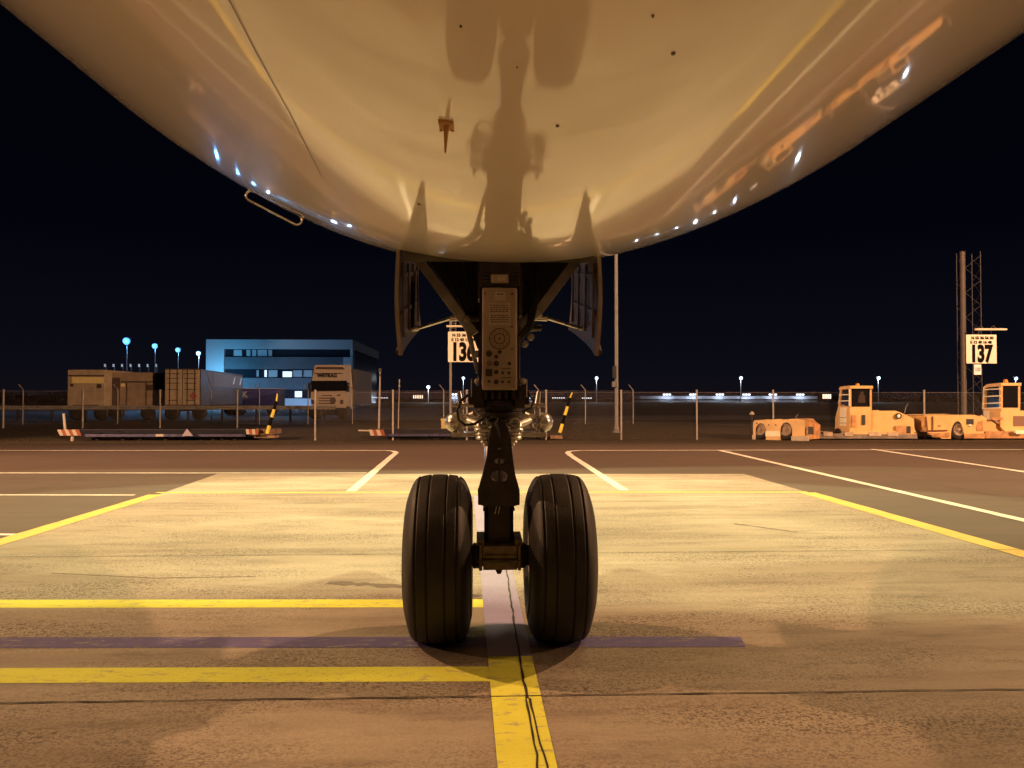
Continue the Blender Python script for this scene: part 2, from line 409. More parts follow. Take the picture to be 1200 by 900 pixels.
mb = MB(); mb.add(vs, fs, 0, True)
mb.add([hull_pt(Ys[0], t) for t in ths], [tuple(range(NT))]); mb.add([hull_pt(Ys[-1], t) for t in ths], [tuple(range(NT))])
fus = mb.build('fuselage', M_hull, air)
# wheel bay (open box inside the cut)
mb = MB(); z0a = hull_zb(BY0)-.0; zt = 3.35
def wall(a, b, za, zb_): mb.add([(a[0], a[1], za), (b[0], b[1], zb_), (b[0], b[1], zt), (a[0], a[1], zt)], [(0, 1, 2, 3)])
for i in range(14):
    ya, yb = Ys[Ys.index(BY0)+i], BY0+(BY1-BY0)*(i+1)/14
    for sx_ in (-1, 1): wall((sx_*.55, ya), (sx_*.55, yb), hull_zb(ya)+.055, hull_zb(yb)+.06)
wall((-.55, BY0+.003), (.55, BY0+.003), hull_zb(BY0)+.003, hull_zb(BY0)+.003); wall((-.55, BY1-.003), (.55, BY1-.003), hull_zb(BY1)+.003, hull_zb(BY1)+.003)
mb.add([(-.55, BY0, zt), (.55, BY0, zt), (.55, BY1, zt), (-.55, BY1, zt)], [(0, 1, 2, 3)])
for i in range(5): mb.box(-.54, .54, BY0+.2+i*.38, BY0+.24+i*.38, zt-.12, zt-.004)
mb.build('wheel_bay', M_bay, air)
# lap seam
mb = MB()
def surfstrip(mb, pxs, wd, off=.002, n=30):
    pts = []
    for (a, b) in zip(pxs, pxs[1:]):
        for i in range(n): pts.append(hull_hit(a[0]+(b[0]-a[0])*i/n, a[1]+(b[1]-a[1])*i/n))
    pts.append(hull_hit(*pxs[-1])); vs = []
    for i, p in enumerate(pts):
        nn = hull_nrm(p); d = (pts[min(i+1, len(pts)-1)]-pts[max(0, i-1)]).normalized(); sd = d.cross(nn).normalized()
        for s_ in (-1, 1): vs.append(p+nn*off+sd*s_*wd/2)
    mb.add(vs, [(2*i, 2*i+1, 2*i+3, 2*i+2) for i in range(len(pts)-1)])
surfstrip(mb, [(262, -14), (300, 60), (340, 133), (378, 208)], .0024)
mb.build('skin_seam', M_seam, air)
mb = MB()
for Yr in (1.1, 1.13, 2.35, 3.3):
    for i in range(150):
        th = R(-90)+(i-75)*.0135; p = hull_pt(Yr, th, .0006); nn = hull_nrm(p); u_ = nn.orthogonal().normalized()*.0022; w_ = nn.cross(u_)
        mb.add([p+u_, p+w_, p-u_, p-w_], [(0, 1, 2, 3)])
mb.build('rivet_row', mat('rivet_head', (.60, .54, .44), .5), air)['kind'] = 'stuff'
# small dark stains / drain holes
mb = MB()
for (x, y, r) in ((789, 62, .0055), (765, 18, .003), (653, 147, .005), (491, 239, .005), (540, 30, .003), (606, 78, .002)):
    p = hull_hit(x, y); nn = hull_nrm(p); mb.tube(p-nn*.004, p+nn*.004, r, r*.8, 10)
mb.build('drain_hole', M_seam, air)
# drain mast under the belly
p = hull_hit(523, 146); mb = MB()
mb.box(p.x-.020, p.x+.020, p.y-.034, p.y+.034, p.z-.006, p.z+.02); base_ = mb.build('drain_mast_plate', M_orange_m, air, bevel=.002)
mb = MB()
mb.loft([[p+Vector((a*.007, b, .0)) for a, b in ((-1, -.018), (1, -.018), (1, .022), (-1, .022))], [p+Vector((a*.0018-.003, b, -.075)) for a, b in ((-1, .0), (1, .0), (1, .014), (-1, .014))]])
for a in (-1, 1):
    for b in (-1, 1): mb.tube(p+Vector((a*.016, b*.028, -.006)), p+Vector((a*.016, b*.028, -.009)), .004, n=8)
mb.build('drain_mast', M_orange_m, air)
# pressed metal rim of the air inlet on the flank
pts = []
a_, b_ = P(294, 229.5, 4.75), P(348, 257.5, 4.75); ax = (b_-a_).normalized(); nn = Vector((ax.z, 0, -ax.x)).normalized(); hw = .030
for i in range(9): t = math.pi*(.5+i/8); pts.append(a_+ax*hw*math.cos(t)+nn*hw*math.sin(t))
for i in range(9): t = math.pi*(-.5+i/8); pts.append(b_+ax*hw*math.cos(t)+nn*hw*math.sin(t))
mb = MB(); mb.path(pts, .0055, 8, closed=True)
mb.build('inlet_rim', M_steel, air)

# ---- nose gear leg
leg = thing('nose_gear_leg', (0, 0, 0), None, None); leg.parent = air
mb = MB()
mb.lathe((0, 4.78, 0), (0, 0, 1), [(1.30, .001), (1.30, .125), (1.33, .15), (1.36, .15), (1.38, .125), (1.46, .122), (1.48, .14), (1.52, .14), (1.54, .12), (2.9, .12), (2.9, .001)], 28)
leg_o = mb.build('outer_cylinder', M_gearD, leg)
mb = MB(); mb.lathe((0, 4.78, 0), (0, 0, 1), [(.62, .001), (.62, .088), (1.31, .088), (1.31, .001)], 28); mb.build('chrome_piston', M_chrome, leg)
# axle and hub block
def zz(py, Y=4.55): return PZ(py, Y)
YH = 4.50
mb = MB(); mb.lathe((-.36, 4.60, .485), (1, 0, 0), [(0, .001), (0, .06), (.20, .06), (.21, .075), (.24, .075), (.25, .062), (.47, .062), (.48, .075), (.51, .075), (.52, .06), (.72, .06), (.72, .001)], 24)
mb.build('axle', M_gearD, leg)
mb = MB(); xl, xr = PX(566, YH), PX(606, YH)
mb.box(xl, xr, YH, 4.74, zz(668, YH), zz(640, YH))
mb.box(xl-.022, xl-.003, YH-.015, 4.74, zz(668, YH), zz(638, YH)); mb.box(xr+.003, xr+.022, YH-.015, 4.74, zz(668, YH), zz(638, YH))
mb.box(xl+.01, xr-.01, YH-.014, YH-.002, zz(653, YH), zz(650, YH)); mb.box(xl+.01, xr-.01, YH-.01, YH-.002, zz(661, YH), zz(658, YH))
mb.tube((xl-.03, YH-.02, zz(657, YH)), (xr+.03, YH-.02, zz(657, YH)), .008, n=10)
for q in (xl-.012, xr+.012): mb.box(q-.025, q+.02, YH+.01, 4.8, zz(640, YH), zz(633, YH))
mb.tube((PX(585, YH), YH+.04, zz(668, YH)), (PX(585, YH), YH+.04, zz(674, YH)), .024, .012, n=12)
mb.build('axle_block', mat('worn_gear_metal', (.17, .13, .09), .45, metal=.5, var=.5, scale=18), leg, bevel=.003)
mb = MB()
mb.loft([[Vector((x_, y_, z_)) for x_, y_ in ((-.088, 4.66), (-.065, 4.60), (.065, 4.60), (.088, 4.66), (.088, 4.86), (-.088, 4.86))] for z_ in (zz(642), zz(622), zz(600), zz(588))])
for z_ in (.74, .82, .9): mb.box(-.095, .095, 4.64, 4.84, z_, z_+.018)
mb.build('lower_fork', M_gearD, leg, bevel=.004)
mb = MB(); mb.path([P(583, 582, 4.56), P(582, 592, 4.55), P(580, 602, 4.56)], .004); mb.path([P(587, 582, 4.56), P(586, 592, 4.55), P(584, 602, 4.56)], .004); mb.build('locking_wire', M_steel, leg)
# torque links: tapered plate with lightening holes
o = plate([(578, 496), (592, 496), (598, 512), (600, 535), (603, 556), (608, 574), (608, 590), (600, 592), (570, 592), (561, 590), (561, 574), (566, 556), (571, 535), (573, 512)],
          [ell(585, 557.5, 10.5, 7.5), ell(585, 540.5, 7, 4.2), ell(585, 526, 3.0, 2.2)], 4.5, .055, 'torque_link', M_gearD, leg)
mb = MB(); mb.box(PX(583.6, 4.5), PX(586.4, 4.5), 4.46, 4.52, PZ(566, 4.5), PZ(535, 4.5))
for py in (577,): mb.tube((PX(560, 4.5) if py > 540 else PX(572, 4.5), 4.52, PZ(py, 4.5)), (PX(609, 4.5) if py > 540 else PX(599, 4.5), 4.52, PZ(py, 4.5)), .022, n=14)
mb.obox(P(566.5, 574, 4.56), (.010, 0, 0), (0, .07, 0), (.014, 0, .08)); mb.obox(P(603, 574, 4.56), (.010, 0, 0), (0, .07, 0), (-.014, 0, .08))
mb.build('torque_link_rib', M_gearD, leg, bevel=.003)
# collar under the equipment panel
mb = MB()
mb.lathe((PX(585, 4.66), 4.68, 0), (0, 0, 1), [(PZ(494, 4.6), .001), (PZ(494, 4.6), .10), (PZ(489, 4.6), .135), (PZ(483, 4.6), .14), (PZ(482, 4.6), .115), (PZ(477, 4.6), .115), (PZ(476, 4.6), .145), (PZ(469, 4.6), .145), (PZ(468, 4.6), .12), (PZ(456, 4.6), .12)], 28)
for i in range(7): q = -.12+i*.04; mb.box(q-.01, q+.01, 4.50, 4.56, PZ(468, 4.5), PZ(459, 4.5))
for sg in (-1, 1):
    mb.box(sg*.12-.03, sg*.12+.03, 4.55, 4.75, PZ(478, 4.6), PZ(452, 4.6)); mb.box(sg*.155-.025, sg*.155+.025, 4.6, 4.7, PZ(474, 4.6), PZ(458, 4.6))
    mb.tube((sg*.155, 4.6, PZ(466, 4.6)), (sg*.155, 4.6, PZ(444, 4.6)), .014)
    mb.tube((sg*.115, 4.58, PZ(455, 4.6)), (sg*.115, 4.58, PZ(395, 4.6)), .010)
mb.build('steering_collar', M_gearD, leg, bevel=.003)
# bright steering gear on both sides
def sidepx(px, sg): return px if sg < 0 else 1169.5-px
for sg in (-1, 1):
    q = lambda px, py, Y=4.95: P(sidepx(px, sg), py, Y)
    mb = MB()
    def pbox(x0, x1, y0, y1, Ya, Yb):
        a = q(x0, y1, Ya); b = q(x1, y0, Ya); mb.box(min(a.x, b.x), max(a.x, b.x), Ya, Yb, min(a.z, b.z), max(a.z, b.z))
    pbox(530, 556, 472.5, 477, 4.92, 5.06); pbox(542, 560, 485.5, 489.5, 4.9, 5.02); pbox(529, 566, 507, 512, 4.9, 5.1); pbox(548, 566, 497.5, 501.5, 4.86, 4.98)
    mb.build('steering_bracket', M_steel, leg, bevel=.004)
    mb = MB(); c = q(534, 495, 5.0)
    mb.lathe(c, (sg*.35, 1, 0), [(-.075, .001), (-.07, .03), (-.055, .052), (-.02, .064), (.03, .064), (.05, .05), (.055, .001)], 24)
    mb.tube(c, q(556, 484, 4.9), .022, .016); mb.tube(q(540, 478, 4.95), q(540, 508, 4.95), .022)
    mb.tube(q(538, 459, 4.95), q(540, 474, 4.95), .014, .018)
    mb.build('steering_cylinder', M_steel, leg)
    mb = MB()
    for k, (py, r) in enumerate(((499, .050), (503.5, .060), (508.5, .052), (513, .058), (517.5, .036), (521, .026))):
        c = q(566.5+k*.9, py, 4.62); mb.lathe(c, (0, 0, 1), [(-.010, .001), (-.010, r*.85), (-.004, r), (.006, r), (.011, r*.8), (.011, .001)], 16)
    for k in range(5): c = q(560+k*3.2, 505, 4.55); mb.tube(c, c+Vector((0, -.03, 0)), .008, n=6)
    mb.tube(q(549, 492, 4.7), q(567, 499, 4.62), .02, .03)
    mb.build('pivot_bolt', M_steel, leg)
    mb = MB(); c = q(567, 495.5, 4.6); mb.lathe(c, (0, -1, 0), [(0, .035), (.05, .035), (.05, .018), (.0, .018)], 18, closed=True); mb.build('lug', M_gear, leg)
mb = MB()
mb.path([P(548, 463, 4.55), P(540, 470, 4.5), P(535.5, 481, 4.5), P(537.5, 492, 4.5), P(545, 498, 4.5), P(556, 497, 4.5), P(567, 490, 4.5), P(572, 484, 4.52)], .008)
mb.path([P(620, 462, 4.55), P(626, 470, 4.5), P(622, 478, 4.5), P(612, 483, 4.5)], .006)
mb.path([P(583, 490, 4.45), P(581, 496, 4.4), P(584, 504, 4.4), P(586, 515, 4.44), P(586, 521, 4.47)], .007)
mb.path([P(572, 492, 4.5), P(578, 488, 4.46), P(590, 494, 4.46), P(602, 488, 4.5)], .006)
mb.path([P(617, 330, 4.8), P(624, 350, 4.7), P(620, 380, 4.66), P(607, 396, 4.62)], .016)
mb.path([P(626, 312, 4.8), P(630, 345, 4.7), P(622, 385, 4.66), P(607, 400, 4.62)], .012)
mb.path([P(562, 392, 4.7), P(562, 420, 4.6), P(561, 455, 4.6)], .008)
mb.build('hose', M_black, leg)
# equipment panel facing aft
YP = 4.42
M_pan = mat('panel_grey_paint', (.33, .27, .22), .5, var=.18, scale=8, bump=.05)
M_mark = mat('dark_marking', (.07, .035, .03), .6); M_plac = mat('placard', (.46, .40, .34), .5, var=.25, scale=60)
mb = MB(); mb.box(PX(565, YP), PX(606, YP), YP, YP+.13, PZ(457, YP), PZ(337, YP)); pan = mb.build('equipment_panel', M_pan, leg, bevel=.012)
mb = MB()
mb.box(PX(573, YP), PX(598, YP), YP-.004, YP-.001, PZ(381, YP), PZ(355.5, YP))
mb.box(PX(580, YP), PX(592, YP), YP-.003, YP-.001, PZ(352, YP), PZ(342, YP))
mb.build('instruction_placard', M_plac, pan)
mb = MB()
for i in range(9):
    yy = 357.5+i*2.4
    if i == 4: continue
    x = 574.5
    while x < 594:
        w_ = random.uniform(1.5, 4.5); mb.box(PX(x, YP), PX(min(x+w_, 597), YP), YP-.0055, YP-.0042, PZ(yy+1.0, YP), PZ(yy, YP)); x += w_+.8
mb.box(PX(582, YP), PX(590, YP), YP-.0045, YP-.0032, PZ(345.5, YP), PZ(344.3, YP))
mb.build('placard_print', M_mark, pan)
mb = MB()
cx, cz = PX(585.5, YP), PZ(397, YP); s_ = S(YP)
for r in (12.0, 6.2): mb.lathe((cx, YP, cz), (0, -1, 0), [(0, (r+.5)*s_), (.004, (r+.4)*s_), (.004, (r-.4)*s_), (0, (r-.5)*s_)], 36)
mb.lathe((cx, YP, cz), (0, -1, 0), [(0, 1.2*s_), (.006, 1.0*s_), (.006, .0001)], 14)
for i in range(12):
    t = i*math.pi/6; mb.tube((cx+9.2*s_*math.cos(t), YP-.004, cz+9.2*s_*math.sin(t)), (cx+9.2*s_*math.cos(t), YP, cz+9.2*s_*math.sin(t)), .0035, n=8)
mb.build('round_cover', M_mark, pan)
mb = MB()
for (x, y, rx) in ((573, 414.5, 3.6), (585.5, 412.5, 2.2), (581.5, 418, 2.2), (581.5, 426, 3.2), (597, 426, 2.0), (581.5, 436, 2.6), (589, 437, 1.7), (596.5, 437, 1.7), (581.5, 447.5, 2.6), (589, 447.5, 1.6), (596.5, 447.5, 1.5), (573, 447, 1.6), (600, 344.5, 1.3), (600, 383, 1.1), (600, 409, .9), (568, 344, .9)):
    c = Vector((PX(x, YP), YP, PZ(y, YP))); mb.lathe(c, (0, -1, 0), [(-.001, rx*s_*1.05), (.005, rx*s_), (.005, rx*s_*.75), (.002, rx*s_*.7), (.002, .0001)], 16)
mb.box(PX(569, YP), PX(577, YP), YP-.006, YP-.001, PZ(441, YP), PZ(432.5, YP))
for (x0, x1, y) in ((588, 599, 431.5), (587, 600, 442.2)): mb.box(PX(x0, YP), PX(x1, YP), YP-.003, YP-.001, PZ(y+.8, YP), PZ(y, YP))
mb.build('socket', mat('socket_black', (.03, .014, .014), .45), pan)
mb = MB(); c = Vector((PX(573.5, YP), YP, PZ(426, YP))); mb.lathe(c, (0, -1, 0), [(-.001, 3.6*s_), (.005, 3.4*s_), (.003, 2.6*s_), (.003, .0001)], 18); mb.build('capped_socket', mat('brown_cap', (.16, .10, .09), .5), pan)
mb = MB()
mb.box(PX(562, 4.5), PX(609, 4.5), 4.46, 4.7, PZ(337, 4.5), PZ(300, 4.5)); mb.box(PX(560, 4.5), PX(563, 4.5), 4.5, 4.7, PZ(350, 4.5), PZ(310, 4.5)); mb.box(PX(608, 4.5), PX(612, 4.5), 4.5, 4.7, PZ(370, 4.5), PZ(310, 4.5))
for k in range(4): mb.box(PX(565, 4.45), PX(573, 4.45), 4.44, 4.47, PZ(319+k*4, 4.45), PZ(317+k*4, 4.45)); mb.box(PX(598, 4.45), PX(606, 4.45), 4.44, 4.47, PZ(319+k*4, 4.45), PZ(317+k*4, 4.45))
mb.build('upper_bracket', M_gearD, leg, bevel=.004)
mb = MB(); mb.box(PX(575.5, YP), PX(595.5, YP), YP+.0, YP+.05, PZ(331, YP), PZ(321.5, YP)); lb = mb.build('junction_box', M_pan, leg, bevel=.004)
mb = MB(); mb.box(PX(583, YP), PX(593, YP), YP-.003, YP-.001, PZ(329, YP), PZ(323, YP)); mb.build('box_label', M_plac, lb)
# braces
mb = MB()
for a, b, wdt in (((488, 301), (556, 392), .030), ((679, 301), (630, 366), .030)):
    A, B = P(*a, 4.95), P(*b, 4.82); d = (B-A).normalized(); n_ = Vector((d.z, 0, -d.x)).normalized()
    mb.obox((A+B)/2, (B-A)/2, n_*wdt, (0, .02, 0))
mb.tube(P(630, 366, 4.82), P(606, 384, 4.75), .03, .04)
A, B = P(548, 384, 4.85), P(560, 437, 4.75); mb.tube(A, B, .018, .012)
mb.build('side_brace', M_gear, leg, bevel=.005)
mb = MB()
mb.prism([P(500, 300, 5.1), P(674, 300, 5.1), P(640, 352, 5.1), P(622, 384, 5.1), P(608, 400, 5.1), P(560, 405, 5.1), P(548, 372, 5.1), P(520, 330, 5.1)], (0, .22, 0))
for i in range(5): a = P(515+i*9, 303, 5.08); b = P(548+i*3, 372, 5.08); mb.tube(a, b, .008)
mb.tube(P(545, 372, 5.05), P(626, 372, 5.05), .03); mb.tube(P(606, 384, 4.9), P(634, 384, 4.95), .035, .02)
mb.build('drag_brace', M_gearD, leg, bevel=.006)
mb = MB()
for (x, y, Y) in ((547, 374, 4.8), (622, 395, 4.7), (612, 392, 4.7), (632, 368, 4.85), (615, 403, 4.7), (560, 447, 4.6), (612, 447, 4.6), (559, 415, 4.7)):
    mb.lathe(P(x, y, Y), (0, -1, 0), [(-.02, .001), (-.02, .022), (.02, .022), (.026, .012), (.03, .001)], 10)
mb.build('fitting', M_gear, leg)

# ---- wheels
def make_wheel(sg):
    wx = sg*.350; cz = .478; wh = thing('wheel', (wx, 4.60-4.7, cz), None, None); wh.parent = air
    prof = []
    half = .188; RR = .487; grooves = (-.112, -.046, .046, .112)
    def rad(u):                                 # tread shoulder profile
        t = min(1, abs(u)/half); return RR-.030*t**2-.15*max(0, (t-.55)/.45)**2.6*.75
    u = -half; N = 90
    seq = []
    for i in range(N+1):
        u = -half+2*half*i/N; r = rad(u)
        for g in grooves:
            if abs(u-g) < .0042: r -= .011
        seq.append((u, r))
    side = [(half, .345), (half+.004, .32), (half-.006, .29), (half-.03, .26), (half-.04, .235)]
    prof = [(-a, b) for a, b in reversed(side)]+seq+side
    mb = MB(); mb.lathe((wx, 4.60, cz), (1, 0, 0), prof, 96)
    ty = mb.build('tyre', M_rub, wh)
    bpos = wloc(wh)
    for v in ty.data.vertices:                  # flattened contact patch with a slight bulge
        if v.co.z < -cz+.004:
            v.co.z = -cz+.004
        if v.co.z < -.33: v.co.x *= 1+.07*min(1, (-.33-v.co.z)/.12)
    mb = MB()
    mb.lathe((wx, 4.60, cz), (1, 0, 0), [(-.152, .235), (-.158, .245), (-.165, .24), (-.155, .225), (-.10, .20), (-.08, .12), (-.12, .075), (-.12, .05), (.12, .05), (.12, .075), (.08, .12), (.10, .20), (.155, .225), (.165, .24), (.158, .245), (.152, .235)], 40)
    for s2 in (-1, 1):
        for i in range(10): t = i*math.pi/5; c = Vector((wx+s2*.085, 4.60+.15*math.cos(t), cz+.15*math.sin(t))); mb.tube(c, c+Vector((s2*.03, 0, 0)), .012, n=6)
    mb.build('rim', M_gear, wh)
for sg in (-1, 1): make_wheel(sg)

# ---- bay doors (curved panels hanging either side) with rods
for sg in (-1, 1):
    Yn, Yf = 4.62, 6.05; rings = []
    X0 = .612*sg
    zn, zf = PZ(417, Yn), PZ(386, Yf)
    NY, NZ = 12, 8; outer = []; inner = []
    for j in range(NY+1):
        Y = Yn+(Yf-Yn)*j/NY; zb = zn+(zf-zn)*(j/NY)**.8; zt_ = hull_zb(Y)+.09
        for i in range(NZ+1):
            t = i/NZ; z = zt_+(zb-zt_)*t; x = X0+sg*(.012*math.sin(t*math.pi)-.014*t**3)
            outer.append(Vector((x, Y, z))); inner.append(Vector((x-sg*.022, Y, z)))
    n = NZ+1
    q = [(j*n+i, j*n+i+1, (j+1)*n+i+1, (j+1)*n+i) for j in range(NY) for i in range(NZ)]
    k = len(outer); rim_ = [i for i in range(n)]+[j*n+NZ for j in range(1, NY+1)]+[NY*n+i for i in range(NZ-1, -1, -1)]+[j*n for j in range(NY-1, 0, -1)]
    mb = MB(); mb.add(outer, q, 0, True)
    dr = thing('gear_door', (0, 0, 0), None, None); dr.parent = air
    mb.add([outer[i] for i in rim_]+[inner[i] for i in rim_], [(i, (i+1) % len(rim_), len(rim_)+(i+1) % len(rim_), len(rim_)+i) for i in range(len(rim_))])
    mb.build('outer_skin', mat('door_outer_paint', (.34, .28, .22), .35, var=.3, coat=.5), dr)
    mb = MB(); mb.add(inner, q, 0, True)
    for j in (1, 4, 7, 10):
        a = inner[j*n+1]; b = inner[j*n+n-2]; mb.obox((a+b)/2-Vector((sg*.006, 0, 0)), (b-a)/2, (0, .012, 0), (.007, 0, 0))
    for i in (2, 5): a = inner[1*n+i]; b = inner[(NY-1)*n+i]; mb.obox((a+b)/2-Vector((sg*.005, 0, 0)), (b-a)/2, (0, 0, .014), (.006, 0, 0))
    mb.build('inner_skin', M_doorin, dr, bevel=.002)
    mb = MB()
    mb.tube(P(sidepx(490, sg), 384.5, 5.3), P(sidepx(528, sg), 373, 4.95), .011)
    mb.tube(P(sidepx(480, sg), 386, 5.3), P(sidepx(490, sg), 384.5, 5.3), .018)
    mb.tube(P(sidepx(528, sg), 373, 4.95), P(sidepx(545, sg), 372, 4.95), .02)
    mb.build('door_rod', M_steel, dr)
    mb = MB(); mb.path([P(sidepx(480, sg), 386, 5.3), P(sidepx(476, sg), 392, 5.2), P(sidepx(470, sg), 402, 5.0), P(sidepx(467, sg), 413, 4.75)], .018)
    mb.tube(P(sidepx(484, sg), 320, 5.5), P(sidepx(482, sg), 386, 5.3), .022); mb.build('hinge_arm', M_gearD, dr)

# ------------------------------------------------------------------ light masts far away
M_pole = mat('galvanised_pole', (.19, .18, .18), .5, metal=.2, var=.15)
M_lampW = mat('cold_lamp_glass', (0, 0, 0), .9, emit=(.62, .80, 1.0), estr=3.0)
M_lampB = mat('blue_lamp_glass', (0, 0, 0), .9, emit=(.10, .42, 1.0), estr=1.6)
M_dark = mat('black_steel', (.02, .02, .022), .5, var=.2)
def point_light(loc, power, rad, col, parent=None):
    l = bpy.data.lights.new('point_light', 'POINT'); l.energy = power; l.color = col; l.shadow_soft_size = rad
    o = bpy.data.objects.new('point_light', l); COL.objects.link(o)
    if parent is not None: o.parent = parent; o.location = Vector(loc)-wloc(parent)
    else: o.location = loc
def mast(px, py, Y, base_z, label, group, mlamp, power, col, hr, pr, lr=None):
    top = P(px, py, Y); t = thing('floodlight_mast', (top.x, Y, base_z), label, 'light mast', group)
    mb = MB(); mb.tube((top.x, Y, base_z), (top.x, Y, top.z+.1), pr, pr*.6, 8); mb.build('pole', M_pole, t)
    mb = MB(); n = 10
    mb.lathe((top.x, Y-pr, top.z), (0, -.96, -.28), [(0, .001), (0, hr*.9), (hr*.4, hr), (hr*.62, hr*.75), (hr*.7, .001)], 16); mb.build('lamp_head', mlamp, t)
    mb = MB(); mb.box(top.x-hr*1.15, top.x+hr*1.15, Y, Y+pr*2, top.z+hr*.55, top.z+hr*.95); mb.build('lamp_frame', M_dark, t)
    point_light((top.x, Y-hr*1.6, top.z-.1), power, lr or hr*.8, col, t)
for px, py, lab, hr in ((502, 453.5, 'white floodlight mast beyond the fence, the low one just left of sign 136', 1.2), (543, 443, 'white floodlight mast seen just under sign 136', 1.0),
                    (699, 443, 'white floodlight mast just left of the tall pale pole', 1.1), (868, 443, 'white floodlight mast above the far lit terminal', 1.2),
                    (1029, 443, 'white floodlight mast right beside the orange tug cab', 1.2), (1190, 443.5, 'white floodlight mast behind the rightmost tug cab', 1.2)):
    mast(px, py, 330, 0, lab, 'white floodlight masts on the far apron', M_lampW, 6000, (.8, .9, 1), hr*.62, .22)
for i, (px, py, Y, lab) in enumerate(((149, 399.5, 86, 'blue-white street lamp, leftmost and highest of the row of four'), (182, 405.5, 93, 'blue-white street lamp, second from the left in the row of four'),
                        (209, 410, 99, 'blue-white street lamp, third from the left in the row of four'), (233, 414, 104, 'blue-white street lamp next to the blue-lit office building'))):
    mast(px, py, Y, 0, lab, 'blue-white lamps left of the office building', M_lampB, (700, 500, 600, 1500)[i], ((.10, .45, 1), (.10, .45, 1), (.12, .5, 1), (.44, .68, 1))[i], (.40, .33, .32, .32)[i], .05, .06)

# far terminal strip
M_farwall = mat('pale_far_wall', (.6, .62, .66), .7, var=.1); M_roofd = mat('dark_roof', (.03, .03, .035), .7, var=.2)
M_warm = mat('warm_lamp_glass', (.8, .7, .6), .4, emit=(1, .72, .5), estr=2.0)
M_small = mat('small_lamp_glass', (.8, .8, .8), .4, emit=(.8, .88, 1), estr=3.0)
YT = 380
def terminal(x0, x1, spots, label, yt=464.2, yb=473):
    t = thing('terminal_building', (PX((x0+x1)/2, YT), YT, 0), label, 'terminal')
    a, b = PX(x0, YT), PX(x1, YT)
    mb = MB(); mb.box(a, b, YT, YT+14, 0, PZ(yt, YT)); mb.build('wall', M_farwall, t)
    mb = MB(); mb.box(a-.5, b+.5, YT-3.0, YT+15, PZ(469.2, YT), PZ(467.6, YT)); mb.build('canopy', M_roofd, t)
    mb = MB(); mb.box(a-1, b+1, YT-.6, YT+15, PZ(yt, YT), PZ(yt-.8, YT)); mb.build('roof', M_roofd, t)
    for s_ in spots:
        x = PX(s_, YT)
        point_light((x, YT-3.6, PZ(465.8, YT)), 900, .4, (.66, .78, 1), t); point_light((x, YT-5.0, PZ(471.4, YT)), 900, .4, (.66, .78, 1), t)
        mb = MB()
        for k in range(3): mb.box(x-1.8+k*1.4, x-.8+k*1.4, YT-.8, YT-.4, PZ(463, YT), PZ(461.6, YT))
        mb.build('roof_lamp', M_small, t)
terminal(750, 958, (781, 812, 843, 874, 905, 937), 'long low terminal lit in white patches on the horizon right of the tall pole')
terminal(603, 624, (614,), 'short white-lit terminal end glimpsed right of the gear leg')
terminal(529, 541, (534,), 'short white-lit terminal end glimpsed right of the sign 136 pole')
mb = MB()
def lampbar(px, py, n, step, m, label, Y=300, h=2.6):
    t = thing('lamp_row', (PX(px, Y), Y, 0), label, 'lamp row'); mb = MB(); mb2 = MB()
    for k in range(n):
        x = PX(px+k*step, Y); mb.box(x-S(Y)*.5, x+S(Y)*.5, Y, Y+.3, PZ(py+h, Y), PZ(py-h, Y)); mb2.tube((x, Y+.4, 0), (x, Y+.4, PZ(py, Y)), .1, n=6)
    mb.build('lamp', m, t); mb2.build('stand', M_dark, t)
lampbar(484.8, 465, 5, 2.5, M_warm, 'row of five warm lamps on the horizon left of sign 136', h=1.9)
lampbar(965, 464.5, 5, 2.1, M_warm, 'row of warm lamps on the horizon left of the first tug cab', h=2.6)
lampbar(648, 466.3, 6, 2.6, M_small, 'row of tiny white lamps on the horizon right of the gear', h=.35)
lampbar(441, 466.3, 5, 3.1, M_small, 'row of tiny white lamps on the horizon right of the truck', h=.3)
lampbar(683, 466.5, 5, 2.4, M_small, 'row of tiny white lamps on the horizon beside the tall pole', h=.35)
lampbar(122, 429, 7, 10.0, mat('dim_lamp_glass', (.5, .5, .5), .4, emit=(.6, .8, 1), estr=.25), 'row of dim slender lamps above the parked box trailers', Y=110, h=1.6)

# low hedge line / wood on the horizon
M_leaf = mat('dark_foliage', (.010, .012, .006), .8, var=.5, scale=.2)
mb = MB(); vs = []; fs = []
for i in range(9000):
    x = random.uniform(-250, 330); hgt = 3.0+1.2*math.sin(x*.05)+.9*math.sin(x*.21+2); y = 395+random.uniform(0, 10); z = random.uniform(0, max(1.0, hgt)) if x < -40 or x > 175 else random.uniform(0, 1.2)
    s_ = random.uniform(.4, 1.0); k = len(vs); a = random.random()*6.28
    for q in range(3): vs.append((x+s_*math.cos(a+q*2.1), y+random.uniform(-.4, .4), z+s_*math.sin(a+q*2.1)))
    fs.append((k, k+1, k+2))
mb.add(vs, fs); tag(mb.build('far_wood', M_leaf), kind='stuff')

